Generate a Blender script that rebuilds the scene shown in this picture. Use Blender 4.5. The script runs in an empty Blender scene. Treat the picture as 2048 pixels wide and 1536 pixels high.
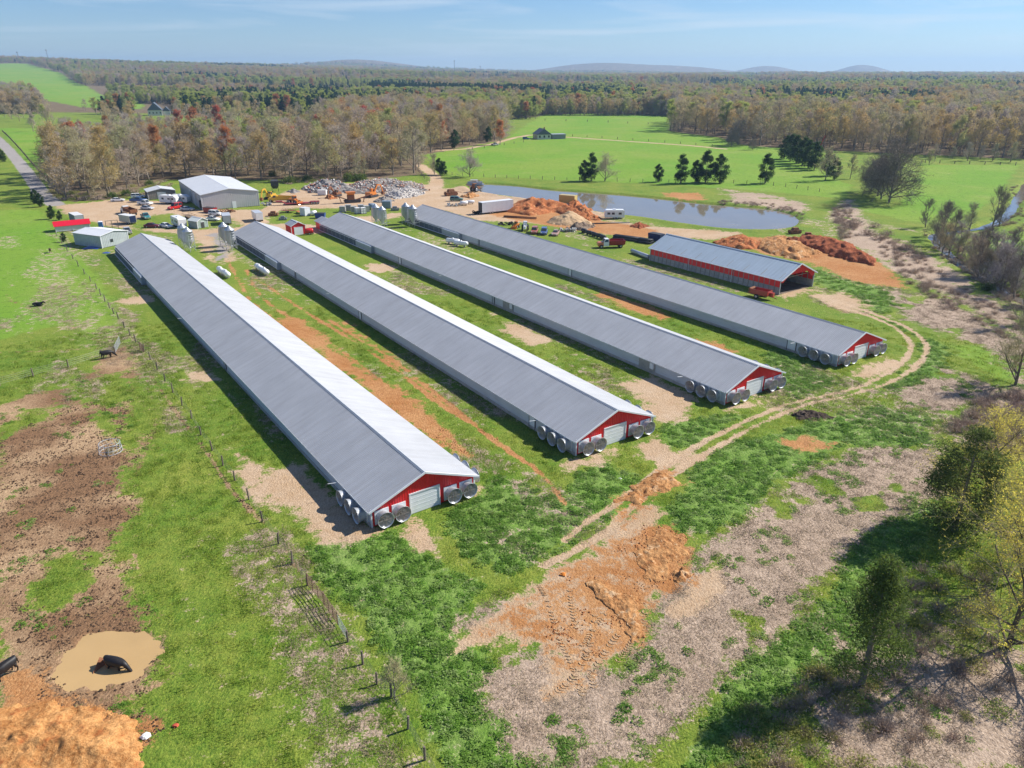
import bpy, math, random
import numpy as np
from mathutils import Vector, Matrix

sc = bpy.context.scene
R = math.radians
# ------------------------------------------------------------------ camera, sky, sun, exposure
CAM_H, PITCH, FPX = 43.96, 0.3989, 1480.4
cam_d = bpy.data.cameras.new('camera'); cam = bpy.data.objects.new('camera', cam_d)
sc.collection.objects.link(cam); sc.camera = cam
cam.location = (0, 0, CAM_H); cam.rotation_euler = (math.pi/2 - PITCH, 0, 0)
cam_d.sensor_width = 36; cam_d.lens = FPX/2048*36; cam_d.clip_start = 0.5; cam_d.clip_end = 40000

SUN_AZ, SUN_EL = 69.0, 39.5          # azimuth clockwise from +Y, degrees
world = bpy.data.worlds.new('World'); sc.world = world; world.use_nodes = True
wn = world.node_tree; wn.nodes.clear()
wo = wn.nodes.new('ShaderNodeOutputWorld'); wb = wn.nodes.new('ShaderNodeBackground')
sky = wn.nodes.new('ShaderNodeTexSky'); sky.sky_type = 'NISHITA'; sky.sun_disc = False
sky.sun_elevation = R(SUN_EL); sky.sun_rotation = R(SUN_AZ)
sky.altitude = 250; sky.air_density = 1.0; sky.dust_density = 0.0; sky.ozone_density = 4.0
wb.inputs['Strength'].default_value = 0.085
# thin cirrus streaks high in the air, everywhere over the sky dome
tc = wn.nodes.new('ShaderNodeTexCoord'); mp = wn.nodes.new('ShaderNodeMapping')
mp.inputs['Scale'].default_value = (1.6, 1.6, 22.0); mp.inputs['Rotation'].default_value = (0.03, 0.05, 0.3); mp.inputs['Location'].default_value = (0, 0, 0)
cn = wn.nodes.new('ShaderNodeTexNoise'); cn.inputs['Scale'].default_value = 1.5; cn.inputs['Detail'].default_value = 6; cn.inputs['Roughness'].default_value = .55
cn.inputs['Distortion'].default_value = .6
cr = wn.nodes.new('ShaderNodeValToRGB'); cr.color_ramp.elements[0].position = .51; cr.color_ramp.elements[1].position = .66
cr.color_ramp.elements[1].color = (.45, .45, .45, 1)
cm = wn.nodes.new('ShaderNodeMix'); cm.data_type = 'RGBA'
cm.inputs[7].default_value = (5.4, 5.9, 6.4, 1)
wn.links.new(tc.outputs['Generated'], mp.inputs[0]); wn.links.new(mp.outputs[0], cn.inputs['Vector'])
wn.links.new(cn.outputs[0], cr.inputs[0]); wn.links.new(cr.outputs[0], cm.inputs[0])
hs = wn.nodes.new('ShaderNodeHueSaturation'); hs.inputs['Saturation'].default_value = 1.15; hs.inputs['Value'].default_value = .80
wn.links.new(sky.outputs[0], hs.inputs['Color']); tn = wn.nodes.new('ShaderNodeMix'); tn.data_type = 'RGBA'; tn.blend_type = 'MULTIPLY'; tn.inputs[0].default_value = 1; tn.inputs[7].default_value = (.70, .80, 1.0, 1)
wn.links.new(hs.outputs[0], tn.inputs[6]); wn.links.new(tn.outputs[2], cm.inputs[6]); wn.links.new(cm.outputs[2], wb.inputs[0]); wn.links.new(wb.outputs[0], wo.inputs[0])

sd = bpy.data.lights.new('sun', 'SUN'); sd.energy = 4.3; sd.angle = R(.53); sd.color = (1, .955, .88)
sun = bpy.data.objects.new('sun', sd); sc.collection.objects.link(sun); sun.location = (200, 100, 200)
az, el = R(SUN_AZ), R(SUN_EL)
sun_dir = Vector((math.sin(az)*math.cos(el), math.cos(az)*math.cos(el), math.sin(el)))
sun.rotation_euler = sun_dir.to_track_quat('Z', 'Y').to_euler()
vs = sc.view_settings; vs.view_transform = 'Standard'; vs.look = 'None'; vs.gamma = 1; vs.exposure = 0.82
vs.use_curve_mapping = False
sc.cycles.max_bounces = 5; sc.cycles.diffuse_bounces = 2; sc.cycles.glossy_bounces = 2
sc.cycles.transparent_max_bounces = 6; sc.cycles.volume_bounces = 0

# ------------------------------------------------------------------ survey: ground point seen at a photo pixel
_c, _s = math.cos(PITCH), math.sin(PITCH)
def S(u, v, z=0.0):
    a = (u-1024)/FPX; b = -(v-768)/FPX
    d = (a, _c+b*_s, -_s+b*_c); t = (z-CAM_H)/d[2]
    return Vector((d[0]*t, d[1]*t, z))
def SP(px): return [tuple(S(u, v)[:2]) for u, v in px]
def heading(a, b):                       # z rotation that turns local +X along the ground line a -> b
    p, q = S(*a), S(*b); return math.atan2(q.y-p.y, q.x-p.x)

# ------------------------------------------------------------------ object helpers
COL = sc.collection
def link(o, parent=None):
    COL.objects.link(o)
    if parent is not None: o.parent = parent
    return o
def tag(o, label=None, cat=None, group=None, kind=None):
    if label: o['label'] = label
    if cat: o['category'] = cat
    if group: o['group'] = group
    if kind: o['kind'] = kind
    return o
def empty(name, loc=(0, 0, 0), rz=0.0, label=None, cat=None, group=None):
    o = bpy.data.objects.new(name, None); o.empty_display_size = .3; link(o)
    o.location = loc; o.rotation_euler = (0, 0, rz)
    return tag(o, label, cat, group)
def mesh_obj(name, me, parent=None): return link(bpy.data.objects.new(name, me), parent)
def copy_tree(o, parent=None):
    c = o.copy(); COL.objects.link(c); c.parent = parent
    for ch in o.children: copy_tree(ch, c)
    return c
class MB:
    def __init__(s): s.v = []; s.f = []; s.m = []
    def add(s, vs, fs, m=0, M=None):
        k = len(s.v)
        s.v += [tuple(M @ Vector(p)) for p in vs] if M is not None else [tuple(p) for p in vs]
        s.f += [tuple(i+k for i in f) for f in fs]; s.m += [m]*len(fs); return s
    def box(s, c, d, m=0, rz=0, M=None, taper=1.0):
        x, y, z = d[0]/2, d[1]/2, d[2]/2; t = taper
        vs = [(-x,-y,-z),(x,-y,-z),(x,y,-z),(-x,y,-z),(-x*t,-y*t,z),(x*t,-y*t,z),(x*t,y*t,z),(-x*t,y*t,z)]
        T = Matrix.Translation(c) @ Matrix.Rotation(rz, 4, 'Z')
        if M is not None: T = M @ T
        return s.add(vs, [(3,2,1,0),(4,5,6,7),(0,1,5,4),(1,2,6,5),(2,3,7,6),(3,0,4,7)], m, T)
    def bar(s, a, b, w, h=None, m=0):     # square bar from a to b
        a, b = Vector(a), Vector(b); h = h or w; d = b-a; L = d.length
        q = d.to_track_quat('X', 'Z').to_matrix().to_4x4()
        return s.box((0,0,0), (L, w, h), m, M=Matrix.Translation((a+b)/2) @ q)
    def tube(s, a, b, r0, r1=None, n=8, m=0, cap=True):
        a, b = Vector(a), Vector(b); r1 = r0 if r1 is None else r1
        q = (b-a).to_track_quat('Z', 'X').to_matrix()
        vs = []
        for p, r in ((a, r0), (b, r1)):
            for i in range(n):
                t = 2*math.pi*i/n; vs.append(p + q @ Vector((r*math.cos(t), r*math.sin(t), 0)))
        fs = [(i, (i+1) % n, n+(i+1) % n, n+i) for i in range(n)]
        if cap: fs += [tuple(range(n-1, -1, -1)), tuple(range(n, 2*n))]
        return s.add(vs, fs, m)
    def lathe(s, prof, n=16, m=0, M=None):
        vs = [(r*math.cos(2*math.pi*i/n), r*math.sin(2*math.pi*i/n), z) for r, z in prof for i in range(n)]
        fs = [(j*n+i, j*n+(i+1) % n, (j+1)*n+(i+1) % n, (j+1)*n+i) for j in range(len(prof)-1) for i in range(n)]
        return s.add(vs, fs, m, M)
    def prism(s, poly, y0, y1, m=0, M=None):   # polygon in local xz, extruded along y
        n = len(poly)
        vs = [(x, y0, z) for x, z in poly] + [(x, y1, z) for x, z in poly]
        fs = [tuple(range(n)), tuple(range(2*n-1, n-1, -1))] + [(i, n+i, n+(i+1) % n, (i+1) % n) for i in range(n)]
        return s.add(vs, fs, m, M)
    def loft(s, secs, m=0, cap=True):          # list of rings of equal length
        n = len(secs[0]); vs = [p for r in secs for p in r]
        fs = [(j*n+i, j*n+(i+1) % n, (j+1)*n+(i+1) % n, (j+1)*n+i) for j in range(len(secs)-1) for i in range(n)]
        if cap: fs += [tuple(range(n-1, -1, -1)), tuple(range((len(secs)-1)*n, len(secs)*n))]
        return s.add(vs, fs, m)
    def mesh(s, name, mats, smooth=False):
        me = bpy.data.meshes.new(name); me.from_pydata(s.v, [], s.f)
        for m in (mats if isinstance(mats, (list, tuple)) else [mats]): me.materials.append(m)
        if any(s.m): me.polygons.foreach_set('material_index', s.m)
        if smooth: me.polygons.foreach_set('use_smooth', [True]*len(s.f))
        me.update(); return me
    def build(s, name, mats, parent=None, smooth=False): return mesh_obj(name, s.mesh(name, mats, smooth), parent)

# ------------------------------------------------------------------ materials
class NT:
    def __init__(s, name):
        s.mat = bpy.data.materials.new(name); s.mat.use_nodes = True; s.t = s.mat.node_tree; s.t.nodes.clear()
        s.out = s.n('ShaderNodeOutputMaterial'); s.b = s.n('ShaderNodeBsdfPrincipled'); s.l(s.b.outputs[0], s.out.inputs[0])
        s.co = s.n('ShaderNodeTexCoord').outputs['Object']
    def n(s, t): return s.t.nodes.new(t)
    def l(s, a, b): s.t.links.new(a, b)
    def put(s, sock, v):
        if isinstance(v, bpy.types.NodeSocket): s.l(v, sock)
        elif isinstance(v, (tuple, list)): sock.default_value = (*v, 1) if len(v) == 3 and sock.type == 'RGBA' else v
        else: sock.default_value = v
    def noise(s, scale, detail=4, rough=.55, co=None, dist=0):
        x = s.n('ShaderNodeTexNoise'); x.inputs['Scale'].default_value = scale; x.inputs['Detail'].default_value = detail
        x.inputs['Roughness'].default_value = rough; x.inputs['Distortion'].default_value = dist
        s.l(co or s.co, x.inputs['Vector']); return x.outputs[0]
    def map(s, scale, rot=(0, 0, 0)):
        x = s.n('ShaderNodeMapping'); x.inputs['Scale'].default_value = scale; x.inputs['Rotation'].default_value = rot
        s.l(s.co, x.inputs[0]); return x.outputs[0]
    def math(s, op, a, b=0., c=0., clamp=False):
        x = s.n('ShaderNodeMath'); x.operation = op; x.use_clamp = clamp
        s.put(x.inputs[0], a); s.put(x.inputs[1], b); s.put(x.inputs[2], c); return x.outputs[0]
    def mix(s, f, a, b, mode='MIX'):
        x = s.n('ShaderNodeMix'); x.data_type = 'RGBA'; x.blend_type = mode
        s.put(x.inputs[0], f); s.put(x.inputs[6], a); s.put(x.inputs[7], b); return x.outputs[2]
    def step(s, v, lo, hi):               # linear ramp lo..hi -> 0..1
        x = s.n('ShaderNodeMapRange'); s.put(x.inputs[0], v); x.inputs[1].default_value = lo; x.inputs[2].default_value = hi
        x.clamp = True; return x.outputs[0]
    def ramp(s, f, stops):
        x = s.n('ShaderNodeValToRGB'); e = x.color_ramp.elements
        while len(e) < len(stops): e.new(.5)
        for k, (p, c) in enumerate(stops): e[k].position = p; e[k].color = (*c, 1)
        s.l(f, x.inputs[0]); return x.outputs[0]
    def bump(s, h, strength, dist):
        x = s.n('ShaderNodeBump'); x.inputs['Strength'].default_value = strength; x.inputs['Distance'].default_value = dist
        s.l(h, x.inputs['Height']); s.l(x.outputs[0], s.b.inputs['Normal']); return x
MATS = {}
def mat(name, col, rough=.6, metal=0., var=.18, scale=1.5, bump=0., spec=.4, inst=0., worn=None, wf=.62):
    if name in MATS: return MATS[name]
    t = NT(name); nz = t.noise(scale, 5, .6)
    lo = tuple(c*(1-var) for c in col); hi = tuple(min(1, c*(1+var)) for c in col)
    c = t.mix(t.step(nz, .3, .7), lo, hi)
    if worn is not None:
        c = t.mix(t.step(t.noise(scale*.8, 7, .7), wf, wf+.1), c, worn)
    if inst:
        oi = t.n('ShaderNodeObjectInfo'); hs = t.n('ShaderNodeHueSaturation')
        t.l(c, hs.inputs['Color']); t.l(t.math('MULTIPLY_ADD', oi.outputs['Random'], 2*inst, 1-inst), hs.inputs['Value']); c = hs.outputs[0]
    t.put(t.b.inputs['Base Color'], c); t.b.inputs['Roughness'].default_value = rough; t.b.inputs['Metallic'].default_value = metal
    t.b.inputs['Specular IOR Level'].default_value = spec
    if bump: t.bump(t.noise(scale*4, 5, .6), .6, bump)
    MATS[name] = t.mat; return t.mat
# ------------------------------------------------------------------ numpy noise and distance helpers
def _h(ix, iy, sd):
    n = (ix.astype(np.int64)*374761393 + iy.astype(np.int64)*668265263 + sd*144665) & 0x7fffffff
    n = ((n ^ (n >> 13))*1274126177) & 0x7fffffff
    return ((n ^ (n >> 16)) & 0xffff)/65535.0
def vnoise(x, y, sd=0):
    ix, iy = np.floor(x), np.floor(y); fx, fy = x-ix, y-iy
    fx = fx*fx*(3-2*fx); fy = fy*fy*(3-2*fy)
    a = _h(ix, iy, sd); b = _h(ix+1, iy, sd); c = _h(ix, iy+1, sd); d = _h(ix+1, iy+1, sd)
    return (a*(1-fx)+b*fx)*(1-fy) + (c*(1-fx)+d*fx)*fy
def fbm(x, y, sc_, sd=0, o=4):
    s = 0; a = .5; t = 0
    for k in range(o): s = s+a*vnoise(x/sc_*2**k+k*17.3, y/sc_*2**k-k*9.1, sd+k); t += a; a *= .5
    return s/t
def sstep(a, b, x): t = np.clip((x-a)/(b-a), 0, 1); return t*t*(3-2*t)
def seg_d(x, y, p, q):
    px, py = p; dx, dy = q[0]-px, q[1]-py; L = dx*dx+dy*dy+1e-9
    t = np.clip(((x-px)*dx+(y-py)*dy)/L, 0, 1); return np.hypot(x-px-t*dx, y-py-t*dy)
def line_d(x, y, pts, far=30.):
    P = np.array(pts); out = np.full(x.shape, far)
    k = (x > P[:, 0].min()-far) & (x < P[:, 0].max()+far) & (y > P[:, 1].min()-far) & (y < P[:, 1].max()+far)
    if k.any():
        d = np.full(k.sum(), far)
        for a, b in zip(pts[:-1], pts[1:]): d = np.minimum(d, seg_d(x[k], y[k], a, b))
        out[k] = d
    return out
def poly_sd(x, y, pts, far=40.):              # negative inside
    P = np.array(pts); out = np.full(x.shape, far)
    k = (x > P[:, 0].min()-far) & (x < P[:, 0].max()+far) & (y > P[:, 1].min()-far) & (y < P[:, 1].max()+far)
    if not k.any(): return out
    X, Y = x[k], y[k]; d = np.full(X.shape, far); ins = np.zeros(X.shape, bool)
    for (ax, ay), (bx, by) in zip(pts, pts[1:]+pts[:1]):
        d = np.minimum(d, seg_d(X, Y, (ax, ay), (bx, by)))
        c = (ay > Y) != (by > Y)
        ins ^= c & (X < (bx-ax)*(Y-ay)/((by-ay) if by != ay else 1e-9)+ax)
    out[k] = np.where(ins, -np.maximum(d, 1e-6), d)
    # deep inside stays negative even beyond far
    return out
def smooth_line(pts, n=6):                    # Catmull-Rom
    P = [np.array(p, float) for p in pts]; P = [2*P[0]-P[1]]+P+[2*P[-1]-P[-2]]; o = []
    for i in range(1, len(P)-2):
        for k in range(n):
            t = k/n; a, b, c, d = P[i-1:i+3]
            o.append(tuple(.5*((2*b)+(c-a)*t+(2*a-5*b+4*c-d)*t*t+(3*b-a-3*c+d)*t**3)))
    return o+[tuple(P[-2])]

# ------------------------------------------------------------------ surveyed outlines (photo pixels -> ground metres)
POND = smooth_line(SP([(935,369),(960,366),(1030,370),(1100,378),(1180,384),(1250,389),(1330,397),(1400,405),(1470,411),(1530,416),(1575,424),(1599,436),(1594,450),(1555,458),(1500,459),(1440,456),(1370,447),(1290,435),(1200,424),(1120,408),(1050,397),(980,387),(940,378),(935,369)]), 4)[:-1]
PUDDLE = smooth_line(SP([(120,1348),(128,1323),(148,1301),(171,1279),(201,1263),(234,1266),(262,1264),(291,1267),(313,1278),(313,1303),(301,1326),(274,1348),(236,1366),(196,1375),(156,1371),(120,1348)]), 4)[:-1]
CREEK = smooth_line(SP([(2120,330),(2060,362),(2040,390),(2012,430),(1965,452),(1905,460),(1868,468),(1886,492),(1920,522),(1962,548),(2005,575),(2060,604),(2140,640)]), 4)
ROAD = smooth_line(SP([(-60,230),(-25,262),(0,287),(30,320),(60,355),(85,388),(112,410)]), 5)
YARD = SP([(86,396),(130,410),(240,399),(330,402),(350,415),(400,419),(522,419),(548,394),(600,374),(640,366),(858,370),(868,352),(838,334),(846,328),(884,354),(888,378),(925,372),(960,384),(1020,394),(1110,402),(1200,428),(1300,452),(1420,460),(1480,466),(1440,478),(1310,476),(1200,470),(1190,462),(1080,450),(960,440),(880,420),(760,440),(700,458),(640,468),(530,470),(440,470),(430,525),(415,520),(380,470),(280,462),(205,450),(150,432),(100,412)])
TRACK_W = SP([(842,331),(870,352),(876,372)])
LOOP_O = smooth_line(SP([(1690,605),(1780,640),(1830,665),(1853,694),(1838,727),(1790,760),(1700,790),(1620,806),(1540,838),(1480,868),(1420,903),(1365,935),(1310,975),(1262,1015),(1215,1060),(1160,1095),(1090,1130)]), 6)
LOOP_I = smooth_line(SP([(1680,612),(1760,640),(1805,666),(1822,694),(1800,727),(1740,765),(1680,784),(1580,806),(1500,838),(1430,872),(1372,905),(1325,935),(1285,965),(1235,1005),(1180,1040),(1130,1080)]), 6)
RUT = [smooth_line(SP(p), 5) for p in (
    [(455,520),(478,562),(500,600),(555,645),(635,695),(715,750),(790,812),(850,858),(905,900)],
    [(492,540),(520,590),(575,632),(655,682),(740,745),(830,818),(895,870),(935,905)],
    [(508,556),(540,575),(590,610),(655,650),(720,690),(800,745),(870,800),(950,850)],
    [(660,640),(720,680),(780,715),(850,770),(920,825),(985,880),(1060,930)],
    [(960,860),(1040,915),(1090,955),(1130,1010)])]
MEADOW_TRACK = SP([(845,303),(930,298),(985,288),(1030,275),(1060,270),(1145,275),(1260,283),(1380,291),(1450,298)])
COWPATH = [smooth_line(SP(p), 5) for p in (
    [(0,577),(30,605),(110,635),(170,668),(212,690),(240,694)], [(245,700),(248,730),(262,760),(300,800),(312,830),(305,870),(285,910),(270,960),(262,1040),(270,1110),(288,1190),(320,1240)],
    [(258,755),(255,790),(266,830),(268,880),(275,905)], [(-10,705),(90,702),(190,697),(240,694)], [(225,700),(180,750),(150,790),(100,850)],
    [(262,700),(300,745),(335,800),(375,855),(420,915),(460,975),(500,1020),(560,1080),(600,1150)])]
def PM(*polys): return [SP(p) for p in polys]
TAN = PM([(905,1265),(1050,1195),(1110,1140),(1180,1095),(1290,1060),(1370,1085),(1378,1155),(1310,1185),(1292,1270),(1240,1330),(1170,1385),(1095,1395),(1085,1300),(1000,1290),(915,1302)], [(1105,1150),(1180,1100),(1300,1000),(1330,1030),(1250,1100),(1190,1150)], [(1380,1160),(1440,1130),(1460,1180),(1400,1240),(1340,1230)], [(500,985),(545,940),(600,925),(640,960),(690,1035),(760,1062),(690,1085),(640,1085),(600,1045),(560,1010)],
  [(790,1058),(836,1040),(870,1080),(893,1122),(882,1134),(852,1112)], [(905,1000),(955,972),(965,990),(915,1012)],
  [(1135,928),(1210,898),(1235,898),(1190,930),(1135,940)], [(1268,888),(1310,868),(1350,905),(1380,915),(1320,930)],
  [(1225,765),(1310,745),(1392,790),(1392,838),(1330,852),(1300,840),(1290,810)], [(1430,818),(1500,800),(1570,782),(1535,810),(1440,832)], [(1690,745),(1790,715),(1800,725),(1752,762),(1690,757)],
  [(238,602),(290,588),(312,600),(280,608)], [(358,748),(420,733),(455,758),(395,772)], [(322,706),(345,712),(352,726),(338,724)],
  [(985,628),(1060,655),(1100,682),(1060,690),(1000,655)], [(730,530),(770,525),(795,535),(760,545),(735,542)],
  [(1610,588),(1690,585),(1740,612),(1700,620),(1640,605)], [(470,905),(520,930),(505,960),(470,930)],
  [(1200,580),(1260,600),(1300,625),(1250,612)], [(415,470),(450,480),(480,520),(445,528),(425,505)])
PALE = PM([(880,375),(990,395),(1010,408),(930,430),(880,412)], [(1540,586),(1570,598),(1600,590),(1640,580),(1600,572)])
ORANGE = PM([(1165,1150),(1215,1150),(1275,1185),(1300,1225),(1290,1285),(1240,1300),(1190,1230)], [(1262,1125),(1290,1070),(1330,1050),(1378,1085),(1380,1150),(1340,1175),(1290,1170)],
  [(1222,1002),(1330,944),(1368,972),(1275,1008)], [(545,640),(600,640),(700,715),(800,790),(900,880),(930,905),(880,880),(760,800),(640,710)],
  [(1460,475),(1620,478),(1720,505),(1790,548),(1800,575),(1730,568),(1640,535),(1500,500)], [(0,1345),(60,1335),(130,1380),(200,1410),(270,1440),(280,1490),(255,1560),(-20,1560)],
  [(1555,880),(1600,865),(1650,880),(1690,890),(1600,905)], [(1320,385),(1400,385),(1420,400),(1360,404)], [(1600,640),(1660,652),(1640,660)],
  [(965,425),(1080,410),(1200,440),(1310,460),(1290,478),(1180,466),(1080,450)], [(690,645),(760,690),(800,735),(730,690)], [(1200,585),(1290,610),(1330,635),(1250,615)],
  [(1390,680),(1440,690),(1470,710),(1420,705)])
ORANGE2 = PM([(930,1262),(1050,1200),(1110,1140),(1180,1095),(1290,1050),(1380,1085),(1385,1160),(1310,1190),(1300,1280),(1240,1340),(1170,1385),(1095,1395),(1085,1300),(1000,1285)], [(1225,1010),(1290,960),(1340,945),(1300,1010),(1250,1060)])
MUD = PM([(-20,900),(90,860),(200,850),(270,900),(262,1000),(262,1060),(180,1110),(60,1120),(-20,1130)], [(100,1385),(110,1340),(150,1290),(195,1250),(300,1250),(335,1275),(330,1320),(300,1365),(240,1395),(170,1398)],
  [(225,695),(260,690),(280,705),(250,720)], [(1640,595),(1700,590),(1735,610),(1690,620),(1650,608)], [(1580,822),(1640,818),(1668,835),(1620,845)], [(1240,440),(1310,450),(1290,458)])
PADDOCK = PM([(-30,830),(60,790),(150,770),(215,700),(262,690),(292,745),(318,830),(300,880),(272,960),(262,1060),(275,1150),(312,1225),(350,1290),(335,1350),(270,1400),(290,1445),(262,1560),(-30,1560)])
GREENPATCH = PM([(270,760),(305,800),(290,860),(265,870)], [(120,1120),(150,1115),(175,1160),(120,1200),(70,1200)], [(175,1105),(200,1110),(205,1135),(185,1140)], [(150,780),(240,745),(255,800),(200,820)],
  [(228,940),(262,945),(258,985),(235,970)], [(235,1060),(255,1050),(252,1120),(235,1125)], [(195,800),(235,870),(205,860)], [(250,870),(265,880),(262,900),(245,900)], [(0,855),(60,830),(120,815),(60,850),(0,880)],
  [(265,445),(300,431),(340,427),(380,438),(475,436),(482,454),(400,460),(330,458),(270,458)], [(536,432),(590,416),(690,418),(800,415),(812,424),(760,430),(700,434),(640,450),(540,450)],
  [(930,445),(1050,446),(1180,466),(1300,478),(1295,500),(1150,482),(1000,458)], [(1165,432),(1280,446),(1360,455),(1200,440)], [(560,375),(600,366),(640,362),(600,380)])
STRAW = PM([(1345,1165),(1430,1080),(1500,1035),(1580,965),(1700,900),(1870,900),(1900,930),(1870,985),(1780,1040),(1690,1100),(1650,1185),(1560,1270),(1490,1310),(1400,1400),(1340,1470),(1260,1530),(1060,1520),(1000,1430),(940,1380),(1000,1325),(1090,1290),(1240,1330),(1300,1270)],
  [(1780,790),(1880,740),(1990,770),(1980,820),(1900,830),(1820,815)], [(1770,580),(1900,600),(2048,680),(2100,760),(1960,690),(1820,640)], [(1660,430),(1700,400),(1760,470),(1860,510),(1960,580),(2060,640),(2060,700),(1900,590),(1780,540),(1690,480)],
  [(2048,760),(2150,800),(2150,1000),(2048,920),(1960,900),(1900,880),(1960,800)], [(1900,1300),(2060,1300),(2200,1540),(1700,1540),(1640,1400),(1720,1330)], [(900,1250),(1000,1200),(1060,1180),(1050,1230),(930,1290)],
  [(1440,375),(1560,395),(1620,410),(1600,425),(1470,405)])
WEED = PM([(620,1100),(720,1065),(840,1075),(900,1130),(960,1170),(920,1240),(1000,1330),(1050,1420),(1070,1540),(930,1540),(850,1420),(780,1320),(640,1150)],
  [(1330,1010),(1480,880),(1620,838),(1760,800),(1880,835),(1870,895),(1700,890),(1580,950),(1490,1035),(1420,1070),(1345,1055)], [(900,1020),(1000,960),(1100,990),(1200,930),(1290,960),(1230,1030),(1150,1080),(1000,1150),(920,1110)],
  [(1310,850),(1400,830),(1500,830),(1420,880),(1330,900)], [(1560,690),(1640,740),(1690,770),(1600,805),(1500,760)], [(1630,530),(1760,570),(1800,600),(1760,625),(1700,590),(1640,570)],
  [(640,560),(760,610),(900,690),(1100,760),(1300,835),(1180,800),(900,700),(700,600)], [(1480,1310),(1560,1270),(1650,1190),(1700,1080),(1800,1030),(1860,980),(1880,1060),(1780,1120),(1700,1300),(1560,1420),(1500,1540),(1380,1540)],
  [(1770,640),(1880,690),(1880,740),(1800,790),(1760,780),(1840,730),(1850,680)])
MEADOW = PM([(-40,420),(80,420),(170,520),(270,680),(240,690),(120,650),(-40,690)], [(845,300),(940,298),(1010,280),(1060,245),(1090,229),(1200,227),(1330,231),(1345,265),(1440,275),(1470,290),(1560,295),(1620,330),(1700,372),(1690,398),(1560,385),(1300,366),(1160,363),(1000,354),(940,356),(880,346)],
  [(1720,420),(1800,410),(1850,330),(2040,330),(1990,400),(1900,450),(1800,440)], [(1955,470),(2060,460),(2200,480),(2200,560),(2048,540),(1960,500)], [(0,260),(110,260),(110,330),(60,345)], [(-60,168),(60,165),(130,173),(210,194),(290,207),(285,219),(160,216),(60,197),(-60,194)],
  [(420,209),(560,205),(605,212),(440,221)], [(1900,690),(2048,690),(2140,760),(2000,760)])
WOODS = PM([(95,392),(140,404),(240,398),(330,360),(540,360),(690,362),(845,350),(846,310),(1010,280),(1020,250),(900,238),(700,240),(600,262),(420,275),(250,278),(120,285),(100,330)], [(1335,262),(1345,240),(1480,236),(2120,250),(2160,330),(2048,318),(1900,312),(1640,300),(1500,292),(1440,275)])
ASPH = PM([(415,470),(440,462),(470,505),(450,525),(428,520)])

def soft(sd, w): return sstep(w, -w, sd)
def masks(x, y):
    r = np.hypot(x, y); w = 2.0+r*.008
    rag = (fbm(x, y, 1.6, 5, 4)-.5)*(1.6+r*.008)+(fbm(x, y, 8, 8, 3)-.5)*(2.6+r*.01)
    m = {}
    def U(polys, k=1.):
        o = np.zeros(x.shape)
        for p in polys: o = np.maximum(o, soft(poly_sd(x, y, p)+rag*k, w))
        return o
    def Ln(lines, wd, k=.25):
        o = np.zeros(x.shape)
        for p in lines: o = np.maximum(o, soft(line_d(x, y, p)-wd+rag*k*.6, r*.0036+.22))
        return o
    green = U(GREENPATCH)
    yard = U([YARD], .7)*(1-green)
    road = Ln([ROAD], 2.9, .1)
    ruts = Ln([LOOP_O, LOOP_I], .50)*(.80+.20*sstep(.3, .6, fbm(x, y, 4, 31)+.06))
    red = Ln(RUT, .33)
    paths = Ln(COWPATH, .14)
    paddock = U(PADDOCK)*(1-green*.9)*sstep(.22, .34, fbm(x, y, 7, 41)+.12)
    m['yard'], m['road'], m['ruts'] = yard, road, ruts
    m['tan'] = np.maximum.reduce([yard, U(TAN)*.95, ruts, Ln([MEADOW_TRACK], 2.2), Ln([TRACK_W], 2.5), paths*.35, U(PALE)])
    m['pale'] = U(PALE)
    m['orange'] = np.maximum(np.maximum(U(ORANGE), .58*U(ORANGE2)), red*sstep(.3, .5, fbm(x, y, 6, 3)+.1))*(1-green*.8)
    m['mud'] = np.maximum(np.maximum(U(MUD), paddock*.85), paths*.9)*(1-green)
    m['paddock'] = paddock
    m['straw'] = U(STRAW)*sstep(.28, .45, fbm(x, y, 5, 21)+.06)
    m['straw'] = np.maximum(m['straw'], .38*sstep(.46, .66, fbm(x*.8+y*.55, (y*.8-x*.55)*.35, 7, 301, 3))*(r < 260))
    m['weed'] = U(WEED)*(1-m['straw']*.6)
    m['meadow'] = U(MEADOW, .6)
    far = sstep(780, 900, y-.12*np.abs(x)+120*(fbm(x, y, 260, 77)-.5))
    m['litter'] = np.maximum(U(WOODS), far*(1-m['meadow']))
    m['road2'] = np.maximum(road, U(ASPH)*.8)
    return m
HILLS = [(1190, 9200, 112, 480), (725, 8600, 78, 420), (1345, 9600, 80, 420), (1505, 10500, 100, 260), (1686, 10800, 105, 200), (860, 9000, 22, 700), (1000, 9000, 14, 800), (420, 9000, 20, 1200)]
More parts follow.
